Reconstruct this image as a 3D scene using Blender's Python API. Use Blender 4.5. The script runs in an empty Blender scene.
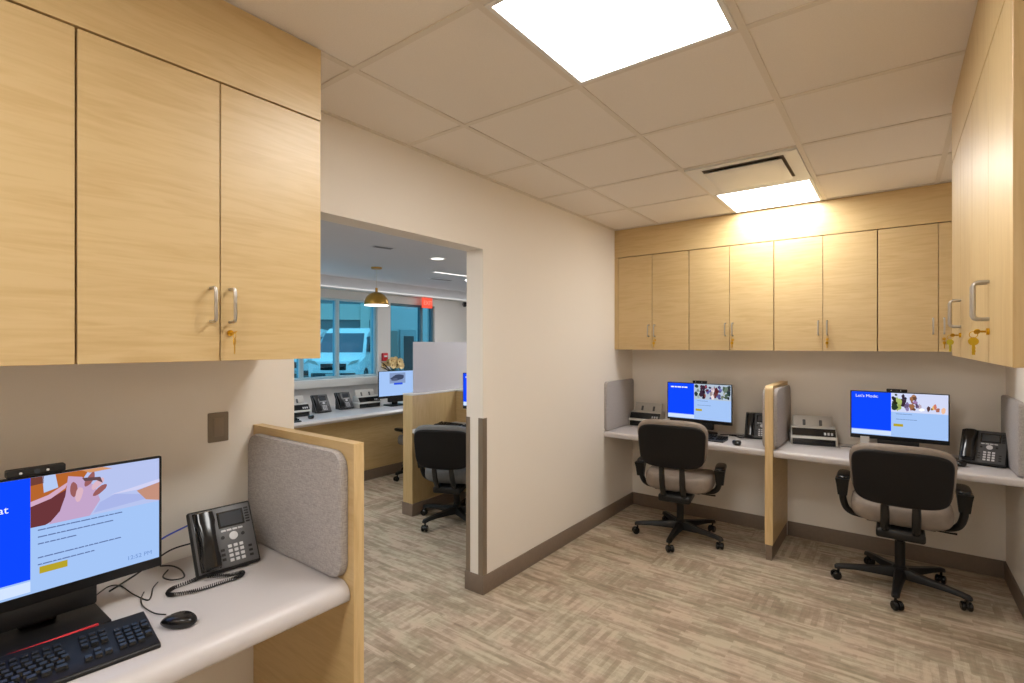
import bpy, bmesh, math, random
from mathutils import Vector, Matrix
random.seed(7)
PI = math.pi
R = math.radians
C = bpy.context.scene.collection

# ------------------------------------------------------------------ camera geometry (used to place far things)
FPX, YAW, HORIZ, EYE = 507.0, R(37.0), 344.0, 1.55
_f = (-math.sin(YAW), math.cos(YAW)); _r = (math.cos(YAW), math.sin(YAW))
def _d(u):
    a = (u-512)/FPX
    return (_f[0]+a*_r[0], _f[1]+a*_r[1])
def at_z(u, v, z):
    D = (z-EYE)*FPX/(HORIZ-v); q = _d(u); return Vector((q[0]*D, q[1]*D, z))
def at_x(u, v, x):
    q = _d(u); D = x/q[0]; return Vector((x, q[1]*D, EYE+D*(HORIZ-v)/FPX))
def at_y(u, v, y):
    q = _d(u); D = y/q[1]; return Vector((q[0]*D, y, EYE+D*(HORIZ-v)/FPX))

# ------------------------------------------------------------------ materials
def lin(r, g, b):
    f = lambda c: (c/12.92 if c <= 0.04045 else ((c+0.055)/1.055)**2.4)
    return (f(r/255), f(g/255), f(b/255), 1)

def new_mat(name):
    m = bpy.data.materials.new(name); m.use_nodes = True
    nt = m.node_tree; b = nt.nodes['Principled BSDF']
    return m, nt, b

def plain(name, col, rough=0.5, metal=0.0, spec=0.5, noise=0.0, nscale=60, bump=0.0, coat=0.0):
    m, nt, b = new_mat(name)
    b.inputs['Base Color'].default_value = col
    b.inputs['Roughness'].default_value = rough
    b.inputs['Metallic'].default_value = metal
    b.inputs['Specular IOR Level'].default_value = spec
    b.inputs['Coat Weight'].default_value = coat
    if noise or bump:
        tc = nt.nodes.new('ShaderNodeTexCoord'); n = nt.nodes.new('ShaderNodeTexNoise')
        n.inputs['Scale'].default_value = nscale; n.inputs['Detail'].default_value = 4
        nt.links.new(tc.outputs['Object'], n.inputs['Vector'])
        if noise:
            r = nt.nodes.new('ShaderNodeValToRGB')
            lo = tuple(c*(1-noise) for c in col[:3])+(1,); hi = tuple(min(1, c*(1+noise)) for c in col[:3])+(1,)
            r.color_ramp.elements[0].color = lo; r.color_ramp.elements[0].position = 0.3
            r.color_ramp.elements[1].color = hi; r.color_ramp.elements[1].position = 0.7
            nt.links.new(n.outputs['Fac'], r.inputs['Fac']); nt.links.new(r.outputs['Color'], b.inputs['Base Color'])
        if bump:
            bp = nt.nodes.new('ShaderNodeBump'); bp.inputs['Strength'].default_value = bump; bp.inputs['Distance'].default_value = 0.002
            nt.links.new(n.outputs['Fac'], bp.inputs['Height']); nt.links.new(bp.outputs['Normal'], b.inputs['Normal'])
    return m

def emit(name, col, s=1.0):
    m = bpy.data.materials.new(name); m.use_nodes = True
    nt = m.node_tree; nt.nodes.clear()
    e = nt.nodes.new('ShaderNodeEmission'); o = nt.nodes.new('ShaderNodeOutputMaterial')
    e.inputs['Color'].default_value = col; e.inputs['Strength'].default_value = s
    nt.links.new(e.outputs[0], o.inputs[0]); return m

def wood(name, axis, base=lin(207, 179, 129), dark=lin(194, 163, 111), rough=0.4):
    """pale maple with fine fibres running along the given object axis"""
    m, nt, b = new_mat(name); N = nt.nodes.new; L = nt.links.new
    tc = N('ShaderNodeTexCoord'); oi = N('ShaderNodeObjectInfo')
    add = N('ShaderNodeVectorMath'); add.operation = 'ADD'
    mul = N('ShaderNodeMath'); mul.operation = 'MULTIPLY'; mul.inputs[1].default_value = 17.0
    L(oi.outputs['Random'], mul.inputs[0])
    L(tc.outputs['Object'], add.inputs[0]); L(mul.outputs[0], add.inputs[1])
    mp = N('ShaderNodeMapping')
    s = [36.0, 36.0, 36.0]; s[axis] = 3.2
    mp.inputs['Scale'].default_value = s; L(add.outputs[0], mp.inputs['Vector'])
    n1 = N('ShaderNodeTexNoise'); n1.inputs['Scale'].default_value = 1.0; n1.inputs['Detail'].default_value = 6; n1.inputs['Distortion'].default_value = 1.4
    L(mp.outputs[0], n1.inputs['Vector'])
    mp2 = N('ShaderNodeMapping'); s2 = [130.0, 130.0, 130.0]; s2[axis] = 9.0
    mp2.inputs['Scale'].default_value = s2; L(add.outputs[0], mp2.inputs['Vector'])
    n2 = N('ShaderNodeTexNoise'); n2.inputs['Scale'].default_value = 1.0; n2.inputs['Detail'].default_value = 3
    L(mp2.outputs[0], n2.inputs['Vector'])
    mp3 = N('ShaderNodeMapping'); s3 = [3.5, 3.5, 3.5]; s3[axis] = 0.9
    mp3.inputs['Scale'].default_value = s3; L(add.outputs[0], mp3.inputs['Vector'])
    n3 = N('ShaderNodeTexNoise'); n3.inputs['Scale'].default_value = 1.0; n3.inputs['Detail'].default_value = 2
    L(mp3.outputs[0], n3.inputs['Vector'])
    a1 = N('ShaderNodeMath'); a1.operation = 'MULTIPLY_ADD'; a1.inputs[1].default_value = 0.35
    L(n2.outputs['Fac'], a1.inputs[0]); L(n1.outputs['Fac'], a1.inputs[2])
    a2 = N('ShaderNodeMath'); a2.operation = 'MULTIPLY_ADD'; a2.inputs[1].default_value = 0.45
    L(n3.outputs['Fac'], a2.inputs[0]); L(a1.outputs[0], a2.inputs[2])
    rp = N('ShaderNodeValToRGB')
    rp.color_ramp.elements[0].position = 0.62; rp.color_ramp.elements[0].color = dark
    rp.color_ramp.elements[1].position = 1.02; rp.color_ramp.elements[1].color = base
    L(a2.outputs[0], rp.inputs['Fac']); L(rp.outputs['Color'], b.inputs['Base Color'])
    b.inputs['Roughness'].default_value = rough; b.inputs['Specular IOR Level'].default_value = 0.75
    return m

def carpet(name):
    m, nt, b = new_mat(name); N = nt.nodes.new; L = nt.links.new
    tc = N('ShaderNodeTexCoord')
    # carpet planks laid in staggered rows along x
    br = N('ShaderNodeTexBrick'); br.offset = 0.37; br.inputs['Scale'].default_value = 1.0
    br.inputs['Brick Width'].default_value = 0.92; br.inputs['Row Height'].default_value = 0.46
    br.inputs['Mortar Size'].default_value = 0.0
    br.inputs['Color1'].default_value = (0.25, 0.25, 0.25, 1); br.inputs['Color2'].default_value = (0.75, 0.75, 0.75, 1)
    L(tc.outputs['Object'], br.inputs['Vector'])
    # narrow streaks: thin bricks with a random tone each
    def streak(w, h, off, seed, rot=0.0):
        mp = N('ShaderNodeMapping'); mp.inputs['Location'].default_value = (seed, seed*1.7, 0); mp.inputs['Rotation'].default_value = (0, 0, rot)
        L(tc.outputs['Object'], mp.inputs['Vector'])
        k = N('ShaderNodeTexBrick'); k.offset = off; k.inputs['Scale'].default_value = 1.0
        k.inputs['Brick Width'].default_value = w; k.inputs['Row Height'].default_value = h; k.inputs['Mortar Size'].default_value = 0
        k.inputs['Color1'].default_value = (0, 0, 0, 1); k.inputs['Color2'].default_value = (1, 1, 1, 1)
        L(mp.outputs[0], k.inputs['Vector']); return k
    k1 = streak(0.23, 0.026, 0.43, 3.1); k2 = streak(0.115, 0.046, 0.31, 7.7); k3 = streak(0.09, 0.015, 0.37, 1.3)
    k4 = streak(0.2, 0.03, 0.5, 5.3, PI/2)
    def noise(sx, sy, det, loc=0):
        mp = N('ShaderNodeMapping'); mp.inputs['Scale'].default_value = (sx, sy, 1); mp.inputs['Location'].default_value = (loc, loc, 0)
        L(tc.outputs['Object'], mp.inputs['Vector'])
        n = N('ShaderNodeTexNoise'); n.inputs['Scale'].default_value = 1; n.inputs['Detail'].default_value = det
        L(mp.outputs[0], n.inputs['Vector']); return n
    n1 = noise(5, 45, 5); n2 = noise(2.2, 2.8, 3, 4); n3 = noise(380, 380, 2, 9); n4 = noise(45, 5, 4, 2); n6 = noise(26, 34, 4, 21)
    def madd(src, w, acc):
        a = N('ShaderNodeMath'); a.operation = 'MULTIPLY_ADD'; a.inputs[1].default_value = w
        L(src, a.inputs[0])
        if acc is None: a.inputs[2].default_value = 0.0
        else: L(acc, a.inputs[2])
        return a.outputs[0]
    # some planks are laid crosswise
    br2 = N('ShaderNodeTexBrick'); br2.offset = 0.5; br2.inputs['Scale'].default_value = 1.0
    br2.inputs['Brick Width'].default_value = 0.46; br2.inputs['Row Height'].default_value = 0.23; br2.inputs['Mortar Size'].default_value = 0.0
    br2.inputs['Color1'].default_value = (0, 0, 0, 1); br2.inputs['Color2'].default_value = (1, 1, 1, 1)
    L(tc.outputs['Object'], br2.inputs['Vector'])
    gt = N('ShaderNodeMath'); gt.operation = 'GREATER_THAN'; gt.inputs[1].default_value = 0.83
    L(br2.outputs['Color'], gt.inputs[0])
    accx = madd(k1.outputs['Color'], 0.17, None); accx = madd(k2.outputs['Color'], 0.12, accx); accx = madd(k3.outputs['Color'], 0.08, accx); accx = madd(n1.outputs['Fac'], 0.36, accx)
    accy = madd(k4.outputs['Color'], 0.17, None); accy = madd(n4.outputs['Fac'], 0.30, accy); accy = madd(n1.outputs['Fac'], 0.26, accy)
    mxs = N('ShaderNodeMix'); L(gt.outputs[0], mxs.inputs[0]); L(accx, mxs.inputs[2]); L(accy, mxs.inputs[3])
    acc = mxs.outputs[0]
    acc = madd(br.outputs['Color'], 0.14, acc); acc = madd(n2.outputs['Fac'], 0.30, acc); acc = madd(n6.outputs['Fac'], 0.26, acc); acc = madd(n3.outputs['Fac'], 0.34, acc)
    rp = N('ShaderNodeValToRGB'); e = rp.color_ramp.elements
    e[0].position = 0.49; e[0].color = lin(120, 106, 91)
    e[1].position = 1.17; e[1].color = lin(196, 180, 161)
    x = e.new(0.83); x.color = lin(164, 148, 130)
    L(acc, rp.inputs['Fac'])
    n5 = noise(4.5, 7.0, 2, 13); hr = N('ShaderNodeValToRGB')
    hr.color_ramp.elements[0].position = 0.40; hr.color_ramp.elements[0].color = (0.965, 1.0, 0.955, 1)
    hr.color_ramp.elements[1].position = 0.60; hr.color_ramp.elements[1].color = (1.0, 0.965, 0.945, 1)
    L(n5.outputs['Fac'], hr.inputs['Fac'])
    mh = N('ShaderNodeMix'); mh.data_type = 'RGBA'; mh.blend_type = 'MULTIPLY'; mh.inputs[0].default_value = 1.0
    L(rp.outputs['Color'], mh.inputs[6]); L(hr.outputs['Color'], mh.inputs[7]); L(mh.outputs[2], b.inputs['Base Color'])
    b.inputs['Roughness'].default_value = 0.95; b.inputs['Specular IOR Level'].default_value = 0.1
    bp = N('ShaderNodeBump'); bp.inputs['Strength'].default_value = 0.35; bp.inputs['Distance'].default_value = 0.004
    L(n3.outputs['Fac'], bp.inputs['Height']); L(bp.outputs['Normal'], b.inputs['Normal'])
    return m

def fabric(name, col):
    m, nt, b = new_mat(name); N = nt.nodes.new; L = nt.links.new
    tc = N('ShaderNodeTexCoord')
    outs = []
    for s in ((520, 520, 60), (60, 60, 520)):
        mp = N('ShaderNodeMapping'); mp.inputs['Scale'].default_value = s; L(tc.outputs['Object'], mp.inputs['Vector'])
        n = N('ShaderNodeTexNoise'); n.inputs['Scale'].default_value = 1; n.inputs['Detail'].default_value = 2
        L(mp.outputs[0], n.inputs['Vector']); outs.append(n.outputs['Fac'])
    a = N('ShaderNodeMath'); a.operation = 'ADD'; L(outs[0], a.inputs[0]); L(outs[1], a.inputs[1])
    rp = N('ShaderNodeValToRGB')
    rp.color_ramp.elements[0].position = 0.75; rp.color_ramp.elements[0].color = tuple(c*0.78 for c in col[:3])+(1,)
    rp.color_ramp.elements[1].position = 1.25; rp.color_ramp.elements[1].color = tuple(min(1, c*1.2) for c in col[:3])+(1,)
    dv = N('ShaderNodeMath'); dv.operation = 'MULTIPLY'; dv.inputs[1].default_value = 0.5
    rp.color_ramp.elements[0].position = 0.38; rp.color_ramp.elements[1].position = 0.62
    L(a.outputs[0], dv.inputs[0]); L(dv.outputs[0], rp.inputs['Fac']); L(rp.outputs['Color'], b.inputs['Base Color'])
    b.inputs['Roughness'].default_value = 0.9; b.inputs['Specular IOR Level'].default_value = 0.15
    bp = N('ShaderNodeBump'); bp.inputs['Strength'].default_value = 0.25; bp.inputs['Distance'].default_value = 0.001
    L(a.outputs[0], bp.inputs['Height']); L(bp.outputs['Normal'], b.inputs['Normal'])
    return m

def glass(name, tint, gloss=0.06):
    m = bpy.data.materials.new(name); m.use_nodes = True
    nt = m.node_tree; nt.nodes.clear(); N = nt.nodes.new; L = nt.links.new
    t = N('ShaderNodeBsdfTransparent'); t.inputs['Color'].default_value = tint
    g = N('ShaderNodeBsdfGlossy'); g.inputs['Roughness'].default_value = 0.02
    mx = N('ShaderNodeMixShader'); mx.inputs[0].default_value = gloss
    o = N('ShaderNodeOutputMaterial')
    L(t.outputs[0], mx.inputs[1]); L(g.outputs[0], mx.inputs[2]); L(mx.outputs[0], o.inputs[0]); return m

M = {}
M['wall'] = plain('cream_wall_paint', lin(236, 229, 219), 0.75, spec=0.25, bump=0.05, nscale=300)
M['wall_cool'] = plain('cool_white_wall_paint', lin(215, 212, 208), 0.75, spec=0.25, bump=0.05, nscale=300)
M['tile'] = plain('ceiling_tile', lin(236, 229, 220), 0.9, spec=0.1, noise=0.03, nscale=260, bump=0.15)
M['grid'] = plain('ceiling_grid_paint', lin(224, 215, 202), 0.55)
M['gyp'] = plain('white_ceiling_paint', lin(212, 212, 215), 0.85, spec=0.2, bump=0.04, nscale=200)
M['carpet'] = carpet('plank_carpet')
M['base'] = plain('taupe_rubber_base', lin(126, 110, 96), 0.55, noise=0.05, nscale=40)
M['guard'] = plain('bronze_corner_guard', lin(140, 126, 110), 0.4, metal=0.35)
M['woodY'] = wood('maple_grain_along_y', 1)
M['woodX'] = wood('maple_grain_along_x', 0)
M['woodZ'] = wood('maple_upright_grain', 2)
M['edge'] = wood('maple_edge_band', 2, base=lin(222, 193, 142), dark=lin(204, 172, 119), rough=0.4)
M['top'] = plain('white_laminate', lin(202, 197, 197), 0.35, noise=0.015, nscale=500)
M['fabric'] = fabric('grey_panel_fabric', lin(172, 167, 165))
M['steel'] = plain('brushed_steel', lin(190, 186, 180), 0.3, metal=0.9)
M['brass'] = plain('brass', lin(214, 165, 40), 0.3, metal=0.85)
M['black'] = plain('black_plastic', lin(22, 21, 21), 0.42, spec=0.35, bump=0.05, nscale=700)
M['blackg'] = plain('glossy_black_plastic', lin(20, 20, 21), 0.18)
M['dark'] = plain('dark_grey_plastic', lin(66, 66, 68), 0.45)
M['key'] = plain('keycap_plastic', lin(30, 30, 32), 0.25)
M['shell'] = plain('black_chair_shell', lin(20, 17, 16), 0.6, spec=0.25, bump=0.2, nscale=400)
M['seat'] = plain('grey_brown_vinyl', lin(136, 124, 114), 0.5, noise=0.08, nscale=30, bump=0.1)
M['seatg'] = plain('grey_vinyl', lin(112, 110, 108), 0.55, noise=0.08, nscale=30, bump=0.1)
M['grey'] = plain('light_grey_plastic', lin(196, 192, 186), 0.45)
M['btn'] = plain('pale_grey_button', lin(205, 205, 208), 0.5)
M['greyp'] = plain('silver_grey_plastic', lin(88, 88, 90), 0.4)
M['red'] = plain('red_plastic', lin(200, 26, 38), 0.4)
M['bluec'] = plain('blue_cable', lin(40, 70, 190), 0.5)
M['plate'] = plain('bronze_plate', lin(132, 120, 104), 0.4, metal=0.3)
M['lcd'] = plain('grey_lcd', lin(60, 64, 70), 0.12)
M['lamp'] = emit('lamp_diffuser', (1.0, 0.985, 0.95, 1), 20.0)
M['fill_lamp'] = emit('fill_panel_glow', (1.0, 1.0, 1.0, 1), 27.0)  # glow of the unseen panels added to light the outer room
M['lampw'] = emit('cool_strip_diffuser', (1.0, 0.98, 0.96, 1), 0.75)
M['white'] = plain('white_paint', lin(226, 224, 220), 0.4)
M['gold'] = plain('brushed_gold', lin(190, 145, 62), 0.35, metal=0.7, noise=0.06, nscale=40)
M['win'] = glass('blue_green_glass', (0.36, 0.69, 0.80, 1))
M['frost'] = plain('frosted_acrylic', lin(205, 203, 210), 0.5)

# ------------------------------------------------------------------ mesh builder
class MB:
    def __init__(s): s.bm = bmesh.new()
    def _xf(s, vs, mat):
        if mat is not None: bmesh.ops.transform(s.bm, matrix=mat, verts=vs)
    def box(s, lo, hi, bev=0.0, seg=2, mat=None):
        t = bmesh.new()
        bmesh.ops.create_cube(t, size=1)
        c = [(a+b)/2 for a, b in zip(lo, hi)]; d = [abs(b-a) for a, b in zip(lo, hi)]
        bmesh.ops.transform(t, matrix=Matrix.Translation(c) @ Matrix.Diagonal(d+[1]), verts=t.verts)
        if bev > 0:
            bmesh.ops.bevel(t, geom=t.edges[:], offset=min(bev, min(d)*0.49), segments=seg, profile=0.5, affect='EDGES')
        s._merge(t, mat)
    def _merge(s, t, mat=None):
        if mat is not None: bmesh.ops.transform(t, matrix=mat, verts=t.verts)
        me = bpy.data.meshes.new('tmp'); t.to_mesh(me); t.free()
        s.bm.from_mesh(me); bpy.data.meshes.remove(me)
    def prism(s, pts, axis, a, b, bev=0.0, seg=2, mat=None):
        """polygon in the plane of the two other axes, extruded along axis from a to b"""
        t = bmesh.new()
        def P(p, h):
            q = list(p); q.insert(axis, h); return q
        va = [t.verts.new(P(p, a)) for p in pts]; vb = [t.verts.new(P(p, b)) for p in pts]
        n = len(pts)
        t.faces.new(va); t.faces.new(vb[::-1])
        for i in range(n): t.faces.new((va[i], vb[i], vb[(i+1) % n], va[(i+1) % n]))
        bmesh.ops.recalc_face_normals(t, faces=t.faces)
        if bev > 0: bmesh.ops.bevel(t, geom=t.edges[:], offset=bev, segments=seg, profile=0.5, affect='EDGES')
        s._merge(t, mat)
    def loft(s, rings, cap=True, mat=None):
        t = bmesh.new()
        vr = [[t.verts.new(p) for p in r] for r in rings]
        n = len(rings[0])
        for i in range(len(vr)-1):
            for j in range(n):
                t.faces.new((vr[i][j], vr[i][(j+1) % n], vr[i+1][(j+1) % n], vr[i+1][j]))
        if cap:
            t.faces.new(vr[0][::-1]); t.faces.new(vr[-1])
        bmesh.ops.recalc_face_normals(t, faces=t.faces)
        s._merge(t, mat)
    def lathe(s, prof, n=24, mat=None):
        """profile of (radius, z) about the z axis"""
        s.loft([[(max(r, 1e-5)*math.cos(2*PI*k/n), max(r, 1e-5)*math.sin(2*PI*k/n), z) for k in range(n)] for r, z in prof], True, mat)
    def cyl(s, p, q, r, n=12, r2=None):
        p = Vector(p); q = Vector(q); d = (q-p); r2 = r if r2 is None else r2
        rot = d.to_track_quat('Z', 'Y').to_matrix().to_4x4()
        m = Matrix.Translation(p) @ rot
        s.lathe([(r, 0), (r2, d.length)], n, m)
    def tube(s, pts, rad, n=8, smooth=True, sub=6, flat=None):
        pts = [Vector(p) for p in pts]
        rads = rad if isinstance(rad, (list, tuple)) else [rad]*len(pts)
        if smooth and len(pts) > 2:
            P, Q = [], []
            for i in range(len(pts)-1):
                p0 = pts[max(i-1, 0)]; p1 = pts[i]; p2 = pts[i+1]; p3 = pts[min(i+2, len(pts)-1)]
                for k in range(sub):
                    t = k/sub
                    P.append(0.5*((2*p1)+(-p0+p2)*t+(2*p0-5*p1+4*p2-p3)*t*t+(-p0+3*p1-3*p2+p3)*t**3))
                    Q.append(rads[i]+(rads[i+1]-rads[i])*t)
            P.append(pts[-1]); Q.append(rads[-1]); pts, rads = P, Q
        rings = []; up = None
        for i, p in enumerate(pts):
            d = (pts[min(i+1, len(pts)-1)]-pts[max(i-1, 0)])
            if d.length < 1e-9: d = Vector((0, 0, 1))
            d.normalize()
            if up is None:
                up = Vector((0, 0, 1)) if abs(d.z) < 0.9 else Vector((0, 1, 0))
            a = d.cross(up)
            if a.length < 1e-4: a = d.cross(Vector((1, 0, 0)))
            a.normalize(); b = a.cross(d).normalized(); up = b
            fa, fb = (1, 1) if flat is None else flat
            rings.append([p + (a*math.cos(2*PI*k/n)*fa + b*math.sin(2*PI*k/n)*fb)*rads[i] for k in range(n)])
        s.loft(rings)
    def pillow(s, w, d, h, px=4.0, pz=2.6, n=40, lev=9, mat=None, shape=None):
        """cushion: superellipse outline in xy, rounded edge in z; shape(x,y,z) bends it"""
        rings = []
        for i in range(lev):
            t = -1+2*i/(lev-1); t = math.sin(t*PI/2)
            sc = max(0.0, 1-abs(t)**pz)**(1/pz)
            k = 0.72+0.28*sc if 0 < i < lev-1 else 0.70
            if i in (0, lev-1): k = 0.55
            ring = []
            for j in range(n):
                th = 2*PI*j/n; c = math.cos(th); q = math.sin(th)
                x = w/2*k_edge(k, w)*math.copysign(abs(c)**(2/px), c); y = d/2*k_edge(k, d)*math.copysign(abs(q)**(2/px), q)
                z = t*h/2
                if shape: x, y, z = shape(x, y, z)
                ring.append((x, y, z))
            rings.append(ring)
        s.loft(rings, True, mat)
    def slab(s, w, h, t, cr, edge=0.006, axis_map=None, mat=None, nc=6):
        """rounded-corner panel in xz, thickness along y (0..t), soft edge on the -y face"""
        def outline(ins):
            r = max(cr-ins, 0.001); W = w/2-ins; H = h/2-ins; pts = []
            for cx, cz, a0 in ((W-r, H-r, 0), (-W+r, H-r, PI/2), (-W+r, -H+r, PI), (W-r, -H+r, 3*PI/2)):
                for k in range(nc+1):
                    a = a0+PI/2*k/nc; pts.append((cx+r*math.cos(a), cz+r*math.sin(a)))
            return pts
        rings = []
        for y, ins in ((t, 0), (edge, 0), (edge*0.3, edge*0.3), (0, edge)):
            rings.append([(x, y, z) for x, z in outline(ins)])
        s.loft(rings, True, mat)
    def build(s, name, mat, parent=None, angle=35, loc=None):
        me = bpy.data.meshes.new(name); s.bm.to_mesh(me); s.bm.free()
        for p in me.polygons: p.use_smooth = True
        me.set_sharp_from_angle(angle=R(angle))
        me.materials.append(mat)
        o = bpy.data.objects.new(name, me); C.objects.link(o)
        if parent is not None: o.parent = parent
        if loc is not None: o.location = loc
        return o
def k_edge(k, w):
    # keep the edge roundness about the same size on wide and narrow sides
    return 1-(1-k)*min(1.0, 0.30/max(w, 0.01))

def thing(name, label, cat, loc=(0, 0, 0), rz=0.0, group=None):
    o = bpy.data.objects.new(name, None); C.objects.link(o); o.empty_display_size = 0.05
    o.location = loc; o.rotation_euler = (0, 0, rz); o['label'] = label; o['category'] = cat
    if group: o['group'] = group
    return o
def tag(o, label, cat, group=None):
    o['label'] = label; o['category'] = cat
    if group: o['group'] = group
    return o
def struct(o):
    o['kind'] = 'structure'; return o
def bx(name, lo, hi, mat, parent=None, bev=0.0, seg=2):
    b = MB(); b.box(lo, hi, bev, seg); return b.build(name, mat, parent)
def kids(o): return [c for c in bpy.data.objects if c.parent == o]
def dup(root, loc, rz, label, group=None):
    def cp(o, par):
        c = o.copy(); C.objects.link(c); c.parent = par
        for k in kids(o): cp(k, c)
        return c
    r = cp(root, None); r.location = loc; r.rotation_euler = (0, 0, rz); r['label'] = label
    if group: r['group'] = group
    return r
def text_mesh(name, body, size, mat, parent, loc, rot=(PI/2, 0, 0), align='LEFT', extrude=0.0002):
    cu = bpy.data.curves.new(name, 'FONT'); cu.body = body; cu.size = size; cu.align_x = align; cu.extrude = extrude; cu.resolution_u = 3
    t = bpy.data.objects.new(name, cu); C.objects.link(t)
    bpy.context.view_layer.update()
    me = bpy.data.meshes.new_from_object(t)
    bpy.data.objects.remove(t); bpy.data.curves.remove(cu)
    me.materials.clear(); me.materials.append(mat); me.name = name
    o = bpy.data.objects.new(name, me); C.objects.link(o); o.parent = parent; o.location = loc; o.rotation_euler = rot
    return o

# ------------------------------------------------------------------ room dimensions
WX = -2.03          # inner face of the left wall
WT = 0.135          # its thickness
RX = 0.59           # right wall
BY = 4.64           # back wall
CE = 2.58           # tile ceiling
FY = -3.4           # wall behind the camera
OY0, OY1 = 1.16, 2.395   # opening in the left wall
OZ = 2.137
LX = -5.60          # window wall of the outer room
LC = 2.40           # outer ceiling
LY0, LY1 = -0.6, 7.2

# floor
struct(bx('floor', (LX-0.2, FY-0.1, -0.06), (RX+0.1, LY1+0.1, 0.0), M['carpet']))
# ceiling tiles
b = MB(); b.box((WX-WT, FY-0.1, CE+0.004), (RX+0.1, BY+0.1, CE+0.05)); struct(b.build('ceiling', M['tile']))
# suspended grid
b = MB()
gx = [-1.621+0.6135*k for k in range(4)]; gy = [1.165+0.6135*k for k in range(-8, 6)]
for x in gx: b.box((x-0.012, FY, CE-0.001), (x+0.012, BY, CE+0.004))
for y in gy:
    if FY < y < BY: b.box((WX, y-0.012, CE-0.0006), (RX, y+0.012, CE+0.004))
for lo, hi in (((WX, FY, CE-0.002), (WX+0.02, 4.24, CE+0.004)), ((RX-0.02, FY, CE-0.002), (RX, 4.24, CE+0.004))): b.box(lo, hi)
struct(b.build('trim_1', M['grid']))
# left wall with its opening
b = MB()
b.box((WX-WT, FY-0.1, 0), (WX, OY0, CE+0.004)); b.box((WX-WT, OY0, OZ), (WX, OY1, CE+0.004)); b.box((WX-WT, OY1, 0), (WX, LY1, CE+0.004))
struct(b.build('wall_left', M['wall']))
struct(bx('wall_back', (WX, BY, 0), (RX+0.1, BY+0.1, CE+0.004), M['wall']))
struct(bx('wall_right', (RX, FY-0.1, 0), (RX+0.1, BY, CE+0.004), M['wall']))
struct(bx('wall_front', (WX, FY-0.1, 0), (RX, FY, CE+0.004), M['wall']))
# baseboards
BH = 0.115
b = MB(); b.box((WX, OY1, 0), (WX+0.009, BY, BH), 0.002); b.box((WX-WT-0.009, OY1-0.009, 0), (WX+0.009, OY1, BH), 0.002); b.box((WX-WT-0.009, OY1, 0), (WX-WT, LY1, BH), 0.002)
struct(b.build('baseboard_left', M['base']))
b = MB(); b.box((WX, FY, 0), (WX+0.009, 0.985, BH), 0.002); b.box((WX, 1.03, 0), (WX+0.009, OY0, BH), 0.002)
b.box((WX-WT-0.009, OY0, 0), (WX+0.009, OY0+0.009, BH), 0.002)
struct(b.build('baseboard_near', M['base']))
b = MB(); b.box((WX+0.01, BY-0.009, 0), (-0.742, BY, BH), 0.002); b.box((-0.690, BY-0.009, 0), (RX-0.01, BY, BH), 0.002); struct(b.build('baseboard_back', M['base']))
struct(bx('baseboard_right', (RX-0.009, FY, 0), (RX, BY, BH), M['base'], None, 0.002))
# corner guards of the opening
for i, (x0, x1) in enumerate(((WX-0.036, WX+0.003), (WX-WT-0.003, WX-WT+0.03))):
    b = MB(); b.box((x0, OY1-0.003, BH), (x1, OY1, 1.09), 0.0008, 1)
    if i == 0: b.box((WX, OY1-0.003, BH), (WX+0.003, OY1+0.036, 1.09), 0.0008, 1)
    else: b.box((WX-WT-0.003, OY1-0.003, BH), (WX-WT, OY1+0.036, 1.09), 0.0008, 1)
    struct(b.build('trim_%d' % (i+2), M['guard']))

# ------------------------------------------------------------------ ceiling lights and diffuser
def ceiling_light(x0, y0, label):
    s = 0.6135
    t = thing('ceiling_light', label, 'light', (x0+s/2, y0+s/2, CE), 0, 'square ceiling lights')
    h = s/2-0.013
    b = MB()
    for lo, hi in (((-h, -h), (h, -h+0.018)), ((-h, h-0.018), (h, h)), ((-h, -h+0.018), (-h+0.018, h-0.018)), ((h-0.018, -h+0.018), (h, h-0.018))):
        b.box((lo[0], lo[1], -0.006), (hi[0], hi[1], 0.003), 0.0015, 1)
    b.build('frame', M['white'], t)
    k = h-0.018
    bx('diffuser', (-k, -k, -0.002), (k, k, 0.002), M['lamp'], t)
    return t
ceiling_light(gx[1], gy[8], 'large bright square ceiling light at the middle of the room')
ceiling_light(gx[1], gy[12], 'square ceiling light touching the maple fascia, behind the air vent')
ceiling_light(gx[1], gy[5], 'square ceiling light overhead before the left desk')
ceiling_light(gx[1], gy[2], 'square ceiling light behind the camera, near the rear wall')

S = 0.6135
t = thing('air_vent', 'square white ceiling air diffuser between the two lights', 'vent', (gx[1]+S/2, gy[11]+S/2, CE))
h = S/2-0.013
b = MB()
# flared outer frame, sloping up to the slot
def sq(a, z): return [(-a, -a, z), (a, -a, z), (a, a, z), (-a, a, z)]
b.loft([sq(h, 0.0), sq(h, -0.010), sq(h-0.02, -0.012), sq(h-0.075, 0.0), sq(h-0.075, 0.003), sq(h, 0.003)], False); b.build('frame', M['white'], t)
b = MB(); b.loft([sq(h-0.076, 0.0035), sq(h-0.076, 0.0015)]); b.build('throat', plain('vent_dark', lin(110, 100, 88), 0.8), t)
b = MB(); b.loft([sq(h-0.11, -0.004), sq(h-0.085, -0.017), sq(h-0.10, -0.022), sq(h-0.13, -0.022)]); b.build('face_plate', M['white'], t)
for sx in (-1, 1):
    for sy in (-1, 1):
        b = MB(); b.cyl((sx*0.15, sy*0.15, -0.008), (sx*0.15, sy*0.15, 0.003), 0.006, 8); b.build('hanger', M['steel'], t)

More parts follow.
